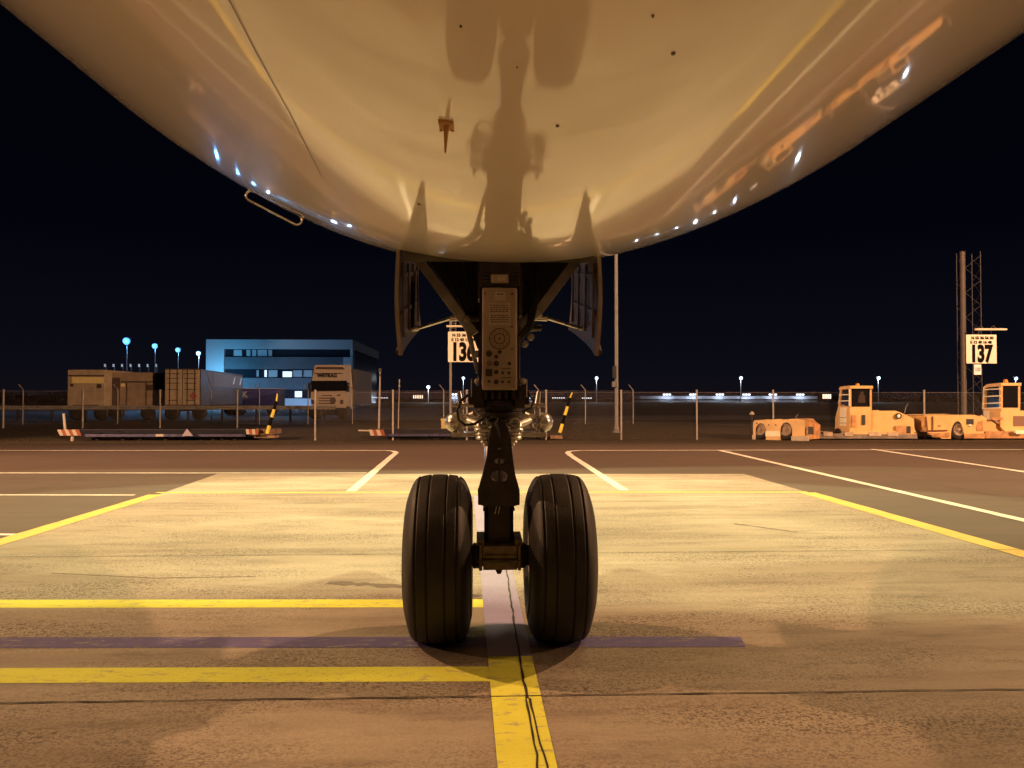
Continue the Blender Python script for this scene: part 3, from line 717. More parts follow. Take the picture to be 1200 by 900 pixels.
# ------------------------------------------------------------------ fences
M_post = mat('fence_post_paint', (.30, .27, .26), .55, metal=.1, var=.25, scale=6)
def wire_mat(cover, name):
    m = bpy.data.materials.new(name); m.use_nodes = True; n = m.node_tree; b = n.nodes['Principled BSDF']; L = n.links.new
    b.inputs['Base Color'].default_value = (.30, .25, .23, 1); b.inputs['Roughness'].default_value = .6
    t = n.nodes.new('ShaderNodeTexCoord'); sp = n.nodes.new('ShaderNodeSeparateXYZ'); L(t.outputs['Object'], sp.inputs[0])
    res = None
    for sg in (1, -1):
        a = n.nodes.new('ShaderNodeMath'); a.operation = 'MULTIPLY_ADD'; L(sp.outputs[0], a.inputs[0]); a.inputs[1].default_value = sg; L(sp.outputs[2], a.inputs[2])
        f_ = n.nodes.new('ShaderNodeMath'); f_.operation = 'MULTIPLY'; L(a.outputs[0], f_.inputs[0]); f_.inputs[1].default_value = 1/.07
        g = n.nodes.new('ShaderNodeMath'); g.operation = 'FRACT'; L(f_.outputs[0], g.inputs[0])
        h = n.nodes.new('ShaderNodeMath'); h.operation = 'LESS_THAN'; L(g.outputs[0], h.inputs[0]); h.inputs[1].default_value = cover
        if res is None: res = h.outputs[0]
        else:
            q = n.nodes.new('ShaderNodeMath'); q.operation = 'MAXIMUM'; L(res, q.inputs[0]); L(h.outputs[0], q.inputs[1]); res = q.outputs[0]
    L(res, b.inputs['Alpha']); return m
M_wire = wire_mat(.02, 'chain_link_wire')
def fence(pxs, ytop, Y, label, r=.028, crank=False, wires=True, x_ext=None):
    t = thing('chain_link_fence', (PX(pxs[0], Y), Y, 0), label, 'fence'); zt_ = PZ(ytop, Y); first = None
    for px in pxs:
        x = PX(px, Y)
        if first is None:
            mb = MB(); mb.tube((x, Y, 0), (x, Y, zt_), r, r, 8)
            if crank: mb.tube((x, Y, zt_), (x-.25, Y, zt_+.3), r*.8, n=6)
            else: mb.lathe((x, Y, zt_), (0, 0, 1), [(0, r*1.25), (.03, r*1.25), (.045, .001)], 8)
            first = mb.build('post', M_post, t); fx = x
        else:
            c = first.copy(); COL.objects.link(c); c.parent = t; c.location = (x-fx, 0, 0)
    a, b = (PX(x_ext[0], Y), PX(x_ext[1], Y)) if x_ext else (PX(pxs[0], Y), PX(pxs[-1], Y))
    mb = MB()
    mb.tube((a, Y+.03, zt_-.05), (b, Y+.03, zt_-.05), .003, n=5); mb.build('tension_wire', M_post, t)
    mb = MB(); mb.add([(a, Y+.04, .03), (b, Y+.04, .03), (b, Y+.04, zt_-.04), (a, Y+.04, zt_-.04)], [(0, 1, 2, 3)]); mb.build('wire_netting', M_wire, t)
YF1, YF2, YB = 38.5, 26.7, 44.0
fence([-86, 4, 97, 187.5, 278], 457.5, YF1, 'wire fence on pale posts in front of the parked box trailers', r=.05, x_ext=(-180, 330))
fence([369.5, 460.5, 547, 640, 728, 816.5, 906, 994, 1083, 1173, 1260], 458, YF2, 'long wire fence on pale posts running behind the dollies and orange tugs', r=.032, x_ext=(369.5, 1300))
fence([-84, 27, 138, 248, 304, 361, 413, 520, 631, 686, 742], 457, YB, 'taller rear fence with cranked post tops on the far side of the grass', r=.03, crank=True)
# guard rail
t = thing('guard_rail', (PX(60, 48), 48, 0), 'long horizontal steel guard rail in front of the trailers and truck', 'guard rail')
mb = MB(); a, b = PX(-150, 48), PX(394, 48); z0, z1 = PZ(480, 48), PZ(475.2, 48)
prof = [(0, z0), (-.06, z0+.05), (-.06, z0+.09), (0, (z0+z1)/2), (-.06, z1-.09), (-.06, z1-.05), (0, z1)]
for p_, q_ in zip(prof, prof[1:]): mb.add([(a, 48+p_[0], p_[1]), (b, 48+p_[0], p_[1]), (b, 48+q_[0], q_[1]), (a, 48+q_[0], q_[1])], [(0, 1, 2, 3)])
mb.build('rail', mat('weathered_zinc', (.36, .34, .32), .5, metal=.3, var=.3), t)
for k in range(14):
    x = PX(-140+k*40, 48)
    if x > b: break
    mb = MB(); mb.box(x-.06, x+.06, 48.03, 48.16, 0, z1-.05); mb.build('post', M_dark, t)

# ------------------------------------------------------------------ tall pale pole
YL = 32.5; x = PX(722.5, YL)
t = thing('tall_lamp_pole', (x, YL, 0), 'tall pale lamp pole rising from the grass to the aircraft belly', 'lamp pole')
mb = MB(); mb.tube((x, YL, 0), (x, YL, 10.5), .085, .065, 16); mb.lathe((x, YL, 0), (0, 0, 1), [(.01, .19), (.05, .19), (.06, .13), (.25, .11)], 16); mb.build('pole', M_pole, t)
mb = MB(); mb.box(PX(717.5, YL), PX(721.5, YL), YL-.16, YL-.06, PZ(443, YL), PZ(429, YL)); mb.build('switch_box', M_dark, t, bevel=.01)
mb = MB(); mb.box(PX(716.8, YL), PX(720.5, YL), YL-.2, YL-.06, PZ(453.5, YL), PZ(447, YL)); mb.build('connection_box', M_pole, t, bevel=.01)
mb = MB(); mb.box(x-.5, x+.5, YL-.25, YL+.15, 10.5, 10.7); mb.build('lamp_head', M_dark, t, bevel=.03)
mb = MB()

# ------------------------------------------------------------------ stand number signs
M_board = mat('sign_board_cream', (.80, .77, .68), .5, var=.06); M_ink = mat('sign_black', (.006, .005, .005), .9, spec=.1)
M_rust = mat('brown_steel', (.085, .065, .06), .55, var=.3, scale=5)
M_tubeL = mat('pale_tube_lamp', (.75, .68, .55), .4)
def stand_sign(num, x0, x1, y0, y1, Y, polepx, row1, row2, label, lampx, poleb=0):
    t = thing('stand_number_sign', (PX(polepx, Y), Y, 0), label, 'sign', 'stand number signs')
    mb = MB(); mb.box(PX(x0, Y), PX(x1, Y), Y-.06, Y-.02, PZ(y1, Y), PZ(y0, Y)); bd = mb.build('board', M_board, t, bevel=.005)
    cx = PX((x0+x1)/2, Y); s_ = S(Y); H = (y1-y0)*s_
    text(num, .80*H, M_ink, bd, (cx-.02, Y-.066, PZ(y0+.69*(y1-y0), Y)), 'stand_number', offset=.040*H, xs=.66)
    text(row1, .135*H, M_ink, bd, (cx+.04, Y-.066, PZ(y0+.12*(y1-y0), Y)), 'coordinates', offset=.006*H, xs=1.0)
    text(row2, .135*H, M_ink, bd, (cx-.02, Y-.066, PZ(y0+.27*(y1-y0), Y)), 'coordinates', offset=.006*H, xs=1.0)
    mb = MB(); z = PZ(y0-5.5, Y); mb.tube((PX(lampx[0], Y), Y-.35, z), (PX(lampx[1], Y), Y-.35, z), .045, n=10); mb.build('tube_lamp', M_tubeL, t)
    mb = MB()
    for f_ in (.28, .68):
        xx = PX(lampx[0]+(lampx[1]-lampx[0])*f_, Y); mb.path([(xx, Y-.02, PZ(y0+1, Y)), (xx, Y-.05, z+.12), (xx, Y-.2, z+.16), (xx, Y-.35, z+.02)], .015, 6)
    mb.build('lamp_arm', M_pole, t)
    return t
YS = 33.0
t = stand_sign('136', 525, 561, 389, 424.5, YS, 528, 'N 55 36 56 03', 'E 12 40 15 48', 'cream stand number board reading 136 on a slim pole behind the gear leg', (523.5, 560))
mb = MB(); x = PX(528, YS); mb.tube((x, YS, 0), (x, YS, PZ(373, YS)), .055, n=10)
x2 = PX(534, YS); mb.tube((x2, YS+.05, PZ(424, YS)), (x2, YS+.05, PZ(374, YS)), .02, n=6)
for k in range(7): mb.tube((x, YS, PZ(375+k*3, YS)), (x2, YS+.05, PZ(376.5+k*3, YS)), .012, n=5)
mb.build('pole', M_pole, t)
mb = MB(); mb.tube((PX(525.5, YS), YS-.1, PZ(375, YS)), (PX(541, YS), YS-.1, PZ(375, YS)), .03, n=6); mb.build('top_bar', M_rust, t)
YS2 = 30.0
t = stand_sign('137', 1132, 1167.5, 390.5, 425, YS2, 1129, 'N 55 36 56 03', 'E 12 40 16 48', 'cream stand number board reading 137 on a tall lattice mast', (1137, 1173.5))
mb = MB(); x = PX(1129, YS2); mb.tube((x, YS2, 0), (x, YS2, PZ(291, YS2)), .085, .075, 10); mb.build('mast_pole', M_rust, t)
mb = MB(); x = PX(1133.4, YS2); mb.tube((x, YS2+.1, 0), (x, YS2+.1, PZ(291, YS2)), .03, n=8); mb.build('cable_duct', M_rust, t)
mb = MB()
M_lat = mat('lattice_steel', (.045, .04, .04), .6, var=.2)
xa, xb = PX(1139, YS2), PX(1157.5, YS2); zt_ = PZ(288, YS2)
for xx in (xa, xb):
    for yy in (.35, .9): mb.tube((xx, YS2+yy, 0), (xx, YS2+yy, zt_), .018, n=6)
k = 0; z = .2
while z < zt_-.5:
    mb.tube((xa if k % 2 else xb, YS2+.35, z), (xb if k % 2 else xa, YS2+.35, z+.5), .009, n=5)
    mb.tube((xa, YS2+(.35 if k % 2 else .9), z), (xa, YS2+(.9 if k % 2 else .35), z+.5), .009, n=5)
    mb.tube((xb, YS2+(.35 if k % 2 else .9), z), (xb, YS2+(.9 if k % 2 else .35), z+.5), .009, n=5); z += .5; k += 1
mb.build('lattice_mast', M_lat, t)
mb = MB(); mb.box(PX(1141, YS2), PX(1149.2, YS2), YS2-.06, YS2-.03, PZ(438.5, YS2), PZ(426.3, YS2)); sb = mb.build('small_board', mat('white_board', (.82, .84, .9), .4), t)
mb = MB(); mb.box(PX(1143.6, YS2), PX(1147.2, YS2), YS2-.03, YS2-.0, PZ(427, YS2), PZ(420, YS2)); mb.build('board_strap', M_dark, t)
text('137', .20, mat('sign_blue_ink', (.05, .12, .25), .5), sb, (PX(1145.1, YS2), YS2-.066, PZ(432.5, YS2)), 'small_number', offset=.004, xs=.75)

# ------------------------------------------------------------------ pallet dollies
M_deck = mat('dolly_blue_steel', (.010, .010, .026), .7, metal=.0, var=.35, scale=4)
M_deckD = mat('dolly_dark_frame', (.03, .03, .04), .55, metal=.3, var=.3)
M_redw = mat('red_reflector', (.26, .07, .035), .4); M_whp = mat('white_stripe_paint', (.42, .38, .33), .5)
M_yb = mat('bar_yellow', (.72, .60, .08), .5, var=.15)
def stripes(t, px0, px1, py0, py1, Y, n=4, slope=2.0):
    mb = MB(); mb2 = MB()
    w_ = (px1-px0)/n
    for k in range(n):
        q = [(px0+k*w_, py0), (px0+(k+1)*w_, py0), (px0+(k+1)*w_+slope*.8, py1), (px0+k*w_+slope*.8, py1)]
        (mb if k % 2 else mb2).prism([P(a, b, Y) for a, b in q], (0, .04, 0))
    mb.build('reflector_red', M_redw, t); mb2.build('reflector_white', M_whp, t)
def dolly(x0, x1, Y, label, group='low pallet dollies on the grass edge', wheels=(.15, .5), top=502.3, bot=511.2, label_px=None, slant=8):
    t = thing('pallet_dolly', (PX((x0+x1)/2, Y), Y, 0), label, 'pallet dolly', group)
    za, zb = PZ(bot, Y), PZ(top, Y-.0)
    mb = MB(); D = 2.3
    # tray: lower front rail, bed sloping up to the rear rail
    mb.box(PX(x0+slant, Y), PX(x1, Y), Y, Y+.06, za, za+.085)
    mb.build('front_rail', mat('rail_blue', (.10, .10, .20), .38, metal=.5, var=.3), t, bevel=.006)
    mb = MB()
    zb = PZ(top+.8, Y+D); a = [(PX(x0+slant, Y), Y+.062, za+.01), (PX(x1, Y), Y+.062, za+.01), (PX(x1, Y+D), Y+D, zb-.03), (PX(x0, Y+D), Y+D, zb-.03)]
    mb.prism(a, (0, 0, .03)); nrol = 14
    for k in range(2, nrol, 3):
        f_ = k/nrol; yy = Y+.062+(D-.1)*f_; zz_ = za+.01+(zb-.03-za)*f_+.045
        mb.tube((PX(x0+slant*(1-f_)+2, yy), yy, zz_), (PX(x1-1, yy), yy, zz_), .012, n=6)
    mb.build('roller_deck', M_deck, t)
    mb = MB(); mb.box(PX(x0, Y+D), PX(x1, Y+D), Y+D, Y+D+.06, zb-.08, zb+.03); mb.build('rear_rail', M_deck, t, bevel=.006)
    mb = MB(); L_ = x1-x0
    for f0 in wheels:
        mb.box(PX(x0+L_*f0, Y), PX(x0+L_*(f0+.34), Y), Y+.25, Y+2.0, .03, za-.012)
    mb.box(PX(x0+slant+2, Y), PX(x1-2, Y), Y+.5, Y+1.7, za-.05, za-.012)
    mb.build('chassis', M_deckD, t, bevel=.02)
    for f0 in wheels:
        for q in (.06, .28):
            for yy in (Y+.22, Y+2.03): 
                mb = MB(); c = Vector((PX(x0+L_*(f0+q), Y), yy, .07)); mb.lathe(c, (0, 1, 0), [(-.05, .001), (-.05, .05), (-.04, .07), (.04, .07), (.05, .05), (.05, .001)], 16); mb.build('wheel', M_rub, t)
    return t
YD = 26.6
t = dolly(85, 222, YD, 'low blue pallet dolly with red and white striped end at the far left', wheels=(.13, .5))
stripes(t, 67, 92, 503.5, 510.5, YD-.1, 6, 4)
mb = MB(); mb.tube(P(77, 509, YD), P(74.6, 484.5, YD), .045, .04, 8); mb.tube(P(85, 510, YD), P(84.5, 517, YD), .05, n=8); mb.build('stake', M_whp, t)
mb = MB(); mb.box(PX(183, YD), PX(192, YD), YD-.012, YD-.002, PZ(510.8, YD), PZ(508, YD)); mb.build('number_plate', M_whp, t)
t = dolly(221, 288, YD+.1, 'short low dolly left of the lorry, raised yellow and black drawbar at its end', wheels=(.12, .5), slant=0)
mb = MB(); mb.prism([P(213, 511, YD-.1), P(226, 511, YD-.1), P(219, 502.5, YD-.1)], (0, .05, 0)); mb.build('corner_guide', mat('guide_violet_grey', (.30, .28, .36), .5), t)
stripes(t, 288, 302, 503, 509, YD, 4, 1)
def drawbar(t, base, top, px_tip):
    mb = MB(); mb2 = MB(); a = P(*base, YD); b = P(*top, YD); n = 4
    for k in range(n):
        if k % 2: mb2.tube(a.lerp(b, k/n), a.lerp(b, (k+1)/n), .068-.005*k, .064-.005*k, 10)
    mb.tube(a, b, .062, .046, 10)
    o1 = mb.build('drawbar', M_yb, t); mb2.build('drawbar_band', M_ink, t)
    mb = MB(); mb.tube(b, P(*px_tip, YD), .03, .02, 8); mb.build('drawbar_tip', M_yb, t)
drawbar(t, (313, 508), (324, 470), (325, 461))
mb = MB(); mb.box(PX(296, YD), PX(322, YD), YD+.2, YD+.6, PZ(513, YD), PZ(510.2, YD)); mb.box(PX(290, YD), PX(314, YD), YD+.3, YD+1.8, PZ(509.8, YD), PZ(504, YD))
mb.tube(P(302, 506, YD+.2), P(302, 502, YD+.2), .1, .04, 8); mb.tube(P(310, 506, YD+.2), P(310, 502.5, YD+.2), .08, .04, 8)
mb.build('coupling_frame', mat('rusty_frame', (.24, .15, .10), .6, var=.5, scale=5), t, bevel=.01)
t = dolly(442, 640, YD, 'long low blue pallet dolly behind the gear leg, with yellow and black drawbar', wheels=(.06, .6))
stripes(t, 432, 449, 503.5, 510.5, YD-.1, 4, 3)
mb = MB(); mb.tube(P(420, 504.5, YD+.3), P(440, 505, YD+.3), .03, n=8); mb.build('stake', M_whp, t)
drawbar(t, (656, 507), (668, 466), (670.5, 460))
mb = MB(); mb.box(PX(645, YD), PX(659, YD), YD-.0, YD+.5, PZ(514.5, YD), PZ(510.5, YD)); mb.box(PX(636, YD), PX(650, YD), YD+.3, YD+1.2, PZ(516, YD), PZ(513, YD)); mb.build('coupling_frame', MATS['rusty_frame'], t, bevel=.01)
# yellow box behind
mb = MB(); x0, x1 = PX(517, 29.2), PX(536, 29.2); mb.box(x0, x1, 29.2, 30.0, 0, PZ(491.5, 29.2)); mb.box(x0-.02, x1+.02, 29.18, 30.02, PZ(492.6, 29.2), PZ(491.2, 29.2)+.02)
tag(mb.build('ballast_box', mat('dull_yellow_paint', (.50, .40, .16), .6, var=.25), bevel=.01, origin=((x0+x1)/2, 29.6, 0)), 'dull yellow box standing behind the long dolly at the foot of sign 136', 'box')
# thin extra poles by the dolly
for px, yt, Y, lab, r in ((444.8, 432, 30.5, 'slim pole with a small camera head, left of the two by the truck', .045), (467.4, 444.5, 30.5, 'bare slim pole, right of the two standing left of sign 136', .022)):
    t = thing('slim_pole', (PX(px, Y), Y, 0), lab, 'pole'); mb = MB(); mb.tube((PX(px-.8, Y), Y, 0), (PX(px+.6, Y), Y, PZ(yt+4, Y)), r, r*.6, 8); mb.build('pole', M_post, t)
    mb = MB(); mb.tube((PX(px+.6, Y), Y, PZ(yt+4, Y)), (PX(px+.6, Y), Y, PZ(yt, Y)), r*1.3, n=8); mb.box(PX(px-.2, Y), PX(px+1.6, Y), Y-.1, Y, PZ(yt+9, Y), PZ(yt+7, Y)); mb.build('head', M_dark if r > .03 else M_post, t)

# ------------------------------------------------------------------ tugs
M_or = mat('tug_orange_paint', (.74, .48, .20), .42, var=.14, scale=2.5, coat=.15, bump=.03)
M_orD = mat('tug_worn_orange', (.50, .25, .10), .5, var=.4, scale=5)
M_cream = mat('tug_cream_panel', (.90, .86, .70), .5, var=.08)
M_grey = mat('tug_chassis_grey', (.22, .18, .16), .5, metal=.3, var=.35, scale=5)
M_glass = mat('dark_cab_glass', (.012, .012, .016), .06, spec=.5)
M_hubm = mat('hub_paint', (.34, .25, .19), .5, var=.3)
class Obl:
    """slanted frame: px outline on a face turned by ang about z, anchored at pixel px0 and depth Y0"""
    def __init__(s, px0, Y0, ang): s.o = Vector((PX(px0, Y0), Y0, 0)); s.u = Vector((math.cos(ang), -math.sin(ang), 0)); s.v = Vector((math.sin(ang), math.cos(ang), 0)); s.Y0 = Y0
    def hit(s, px, py, dv=0.0):
        d = ray(px, py); o = s.o+s.v*dv; k = (o-CAM).dot(s.v)/d.dot(s.v); return CAM+d*k
    def poly(s, pts, dv=0.0): return [s.hit(x, y, dv) for x, y in pts]
    def slab(s, mb, pts, dv0, dv1, mi=0):
        a = [p+s.v*dv0 for p in s.poly(pts, 0)]; mb.prism(a, s.v*(dv1-dv0), mi)
def wheel_at(t, c, axis, r, wd, name='wheel'):
    wt = thing(name, (0, 0, 0), None, None); wt.parent = t; wt.location = Vector(c)-wloc(t)
    mb = MB(); mb.lathe(c, axis, [(-wd/2, r*.55), (-wd/2, r*.85), (-wd*.38, r*.98), (-wd*.2, r), (wd*.2, r), (wd*.38, r*.98), (wd/2, r*.85), (wd/2, r*.55)], 28); mb.build('tyre', M_rub, wt)
    mb = MB(); mb.lathe(c, axis, [(-wd*.46, r*.56), (-wd*.5, r*.5), (-wd*.3, r*.42), (-wd*.25, r*.2), (-wd*.42, r*.17), (-wd*.42, .001)], 24); mb.lathe(c, axis, [(wd*.46, r*.56), (wd*.3, r*.42), (wd*.25, .001)], 24)
    a = Vector(axis).normalized(); u = a.orthogonal().normalized(); w_ = a.cross(u)
    for i in range(8):
        q = Vector(c)-a*wd*.27+(u*math.cos(i*.785)+w_*math.sin(i*.785))*r*.31; mb.tube(q, q-a*.03, r*.045, n=6)
    mb.build('rim', M_hubm, wt)
def arch_poly(left, right, top, bot, arches, fn=None):
    """body outline with semi-elliptic wheel arches cut from the bottom; returns closed px polygon"""
    pts = list(top); pts.append((right, bot))
    for (cx, rx, ry, cy) in reversed(arches):
        pts.append((cx+rx, bot))
        for i in range(0, 13): a = math.pi*i/12; pts.append((cx+rx*math.cos(a), cy-ry*math.sin(a)))
        pts.append((cx-rx, bot))
    pts.append((left, bot)); return pts

# --- first tug
YT1 = 26.3
tug = thing('aircraft_tug', (PX(985, YT1), YT1, 0), 'orange aircraft tug, the whole one, with twin-axle rear unit and grey deck', 'aircraft tug', 'orange aircraft tugs')
ob = Obl(945, YT1-.6, R(38))
body = arch_poly(883, 943, [(883, 495), (884.5, 492.8), (932, 491.5), (943, 492.0)], 516, [(891.5, 6.4, 9.5, 505), (921.5, 7.2, 10.5, 505)])
mb = MB(); ob.slab(mb, body, 0, 1.1)
ob.slab(mb, [(930, 491.6), (943, 492), (943.2, 510.5), (930, 511)], -.02, -.004)
mb.build('rear_unit', M_or, tug, bevel=.012)
mb = MB(); A = ob.hit(943, 492); B = ob.hit(943, 510.5)
mb.loft([[ob.hit(943.2, 492.1)+ob.v*0, ob.hit(943.2, 492.1)+ob.v*1.08, ob.hit(943.2, 516)+ob.v*1.08, ob.hit(943.2, 516)], [ob.hit(952, 499)+ob.v*0+Vector((0, .25, 0)), ob.hit(952, 499)+ob.v*1.0, ob.hit(952, 515)+ob.v*1.0, ob.hit(952, 515)+Vector((0, .25, 0))]])
mb.build('rear_unit_end', M_orD, tug, bevel=.01)
mb = MB(); ob.slab(mb, [(947, 500), (953, 500), (953, 509), (947, 509)], -.02, .05); mb.build('end_vent', M_dark, tug)
mb = MB(); ob.slab(mb, [(897, 505), (914, 505), (914, 511.3), (897, 511.3)], -.012, -.002); mb.build('cream_panel', M_cream, tug)
mb = MB(); ob.slab(mb, [(928, 511.5), (947, 510.8), (947, 516.5), (928, 518)], -.05, .1); ob.slab(mb, [(882, 510), (885.5, 510), (885.5, 517), (882, 517)], -.04, .1); mb.build('bumper', mat('tug_pale_grey', (.52, .44, .36), .5, var=.2), tug, bevel=.01)
for (cx, cy, r) in ((891.5, 506.5, .36), (921.5, 507.5, .37)):
    c = ob.hit(cx, cy, .14); c.z = r; wheel_at(tug, c, ob.v, r, .24)
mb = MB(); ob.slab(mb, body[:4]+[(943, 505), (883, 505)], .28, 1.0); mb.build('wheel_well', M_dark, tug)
mb = MB()
for (x, y) in ((901, 498), (909, 498), (887, 496), (933, 494.5)): c = ob.hit(x, y); mb.tube(c, c-ob.v*.02, .025, n=8)
mb.build('lifting_eye', M_dark, tug)
ob = Obl(996, YT1, R(2))
mb = MB(); ob.slab(mb, [(948, 508.5), (1074, 508.5), (1075, 513.6), (948, 513.6)], 0, 1.7); dk = mb.build('deck', M_grey, tug, bevel=.01)
mb = MB()
for (a, b) in ((965, 975), (990, 999), (1018, 1032), (1040, 1052)): ob.slab(mb, [(a, 506.5), (b, 506.5), (b, 510.5), (a, 510.5)], -.03, .3)
mb.build('deck_fitting', mat('pale_fitting', (.50, .38, .28), .5, var=.3), tug, bevel=.01)
mb = MB(); ob.slab(mb, [(950, 513.7), (1073, 513.7), (1073, 516.4), (950, 516.4)], .12, 1.5); mb.build('underframe_shade', M_dark, tug)  # black block down to the ground, standing in for shade under the deck
cab = thing('cab', (0, 0, 0), None, None); cab.parent = tug
sd = Obl(996, YT1, R(2)+math.pi/2); CW = (1022-996)*S(YT1)
mb = MB()
sd.slab(mb, [(978.5, 504), (979, 490), (982.6, 475.5), (996, 476.8), (996, 504)], 0, CW)
sd.slab(mb, [(982.2, 473.4), (984.6, 455), (986.4, 455), (984.2, 475.4)], 0, CW)
sd.slab(mb, [(994.6, 454), (996, 454), (996, 476.7), (994.6, 476.7)], 0, .05)
sd.slab(mb, [(994.6, 454), (996, 454), (996, 476.7), (994.6, 476.7)], CW-.05, CW)
sd.slab(mb, [(983.8, 456.6), (985, 453.6), (996.8, 452), (996.8, 455.4)], -.02, CW+.02)
mb.build('cab_shell', M_or, cab, bevel=.01)
mb = MB(); sd.slab(mb, [(984.6, 473.4), (986.6, 456), (995.4, 455), (995.4, 476.6)], .03, CW-.03); mb.build('cab_glass', M_glass, cab)
mb = MB()
for y in (462.2, 469.4): sd.slab(mb, [(983.6, y), (995.5, y-.4), (995.5, y+.8), (983.6, y+1.2)], -.02, .02)
sd.slab(mb, [(995.2, 455), (996.2, 455), (996.2, 476), (995.2, 476)], -.02, .0)
mb.build('guard_bar', M_cream, cab)
mb = MB(); c = ob.hit(1005, 451.6, .5); mb.lathe(c, (0, 0, 1), [(-.06, .001), (-.06, .07), (.03, .07), (.07, .04), (.08, .001)], 14); mb.build('beacon', mat('amber_beacon', (.75, .30, .06), .3), cab)
mb = MB(); ob.slab(mb, [(1007, 463), (1014, 463), (1014.5, 472), (1006, 472)], .03, .045); ob.slab(mb, [(1008.5, 459), (1012.5, 459), (1012.5, 463), (1008.5, 463)], .03, .045); mb.build('seat', mat('seat_brown', (.035, .016, .014), .8), cab)
mb = MB(); sd.slab(mb, [(984.5, 477.5), (992, 477.5), (992, 499), (984.5, 499)], -.012, -.002); mb.build('cream_panel', M_cream, tug)
mb = MB()
for y in (489, 495.5): sd.slab(mb, [(984.5, y), (992, y), (992, y+.5), (984.5, y+.5)], -.016, -.013)
ob.slab(mb, [(1010, 486.2), (1013.7, 486.2), (1013.7, 498), (1010, 498)], -.012, -.002); mb.build('vent_slot', M_dark, tug)
mb = MB(); ob.slab(mb, [(998, 486.5), (1002.5, 486.5), (1002.5, 500.5), (998, 500.5)], -.012, -.002); mb.build('side_hatch', M_orD, tug)
mb = MB(); ob.slab(mb, [(1022.3, 482), (1050, 482), (1055, 483.5), (1071, 491), (1073, 506), (1022.3, 506)], .05, 1.35); ob.slab(mb, [(996.2, 504.2), (1073, 506.2), (1073, 508.2), (996.2, 508.2)], -.01, 1.2); mb.build('hood', M_or, tug, bevel=.02)
mb = MB(); c = ob.hit(1052.5, 487.5, .03); mb.lathe(c, -ob.v, [(0, .10), (.05, .10), (.05, .085), (.03, .07), (.04, .001)], 16); mb.build('headlight_rim', M_dark, tug)
mb = MB(); mb.lathe(c, -ob.v, [(.042, .06), (.055, .03), (.057, .001)], 12); mb.build('headlight', mat('headlight_lens', (.85, .80, .72), .2), tug)
mb = MB(); ob.slab(mb, [(1050, 499), (1061.5, 499), (1061.5, 508), (1050, 508)], -.02, .04); mb.build('step_box', mat('step_tan', (.50, .27, .12), .5, var=.3), tug, bevel=.008)
mb = MB(); ob.slab(mb, [(1061.8, 499.5), (1067, 499.5), (1067, 508), (1061.8, 508)], -.015, .04); mb.build('step_recess', M_dark, tug)
mb = MB(); mb.path([ob.hit(931, 492, .3), ob.hit(933, 488, .3), ob.hit(935, 485.5, .3)], .012); mb.build('lever', M_pole, tug)
mb = MB(); mb.path([ob.hit(1060, 484, .5), ob.hit(1061.5, 477, .5), ob.hit(1064, 473, .5)], .014); mb.build('mirror_arm', M_pole, tug)

# --- second tug, cut by the frame edge
YT2 = 26.0
tug = thing('aircraft_tug', (PX(1140, YT2), YT2, 0), 'orange aircraft tug cut by the right edge, wheel arch and ladder-like cab guard showing', 'aircraft tug', 'orange aircraft tugs')
ob = Obl(1125, YT2, R(5))
body = arch_poly(1103, 1153, [(1084, 487.6), (1096, 487), (1139, 486.5), (1152, 489.5), (1152.5, 509)], 513.5, [(1122, 8.2, 18, 511)])
body[-1] = (1103, 513.5); body.append((1102, 508)); body.append((1087, 506.5))
mb = MB(); ob.slab(mb, body, 0, 1.6); mb.build('front_unit', M_or, tug, bevel=.015)
mb = MB(); ob.slab(mb, [(1078, 504.3), (1109, 503.5), (1110, 505), (1078, 505.6)], -.05, -.01); ob.slab(mb, [(1092, 488), (1093.2, 488), (1093.2, 504), (1092, 504)], -.03, -.005); ob.slab(mb, [(1084, 488), (1085.3, 488), (1087, 504), (1085.6, 504)], -.03, -.005)
mb.build('guide_rod', mat('dark_red_brown', (.14, .04, .02), .6), tug)
mb = MB(); ob.slab(mb, [(1130, 509), (1153, 508.2), (1153, 513.2), (1130, 513.2)], -.04, -.005); ob.slab(mb, [(1088, 508.5), (1112, 507), (1112, 512), (1100, 512)], -.03, -.004); mb.build('side_sill', M_orD, tug, bevel=.01)
c = ob.hit(1122, 508, .16); c.z = .36; wheel_at(tug, c, ob.v, .36, .26)
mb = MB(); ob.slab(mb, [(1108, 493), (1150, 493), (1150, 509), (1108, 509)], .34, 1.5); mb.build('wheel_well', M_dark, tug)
mb = MB(); ob.slab(mb, [(1132.5, 491), (1140.8, 491), (1140.8, 497.5), (1132.5, 497.5)], -.012, -.002); mb.build('lamp_recess', M_dark, tug)
mb = MB(); c = ob.hit(1136.5, 498.5); mb.lathe(c, -ob.v, [(.0, .05), (.03, .045), (.04, .001)], 12); mb.build('marker_lamp', M_cream, tug)
mb = MB(); ob.slab(mb, [(1144, 500), (1147, 494), (1151, 492.5), (1152, 505), (1145, 505)], -.02, .03); mb.build('scuffed_corner', M_orD, tug)
mb = MB(); c = ob.hit(1101, 499); mb.tube(c, c-ob.v*.02, .04, n=10); ob.slab(mb, [(1080, 492), (1082.5, 492), (1081.5, 500), (1080, 500)], -.012, -.002); mb.build('side_latch', M_orD, tug)
ob = Obl(1173, YT2+.3, R(2))
mb = MB(); ob.slab(mb, [(1152.2, 487), (1155, 489), (1178, 503), (1178, 508.5), (1152.2, 508.5)], .1, .5)
ob.slab(mb, [(1173, 483), (1215, 482), (1250, 485), (1255, 505), (1178.2, 505), (1173, 500)], 0, .8); mb.build('hood', M_or, tug, bevel=.015)
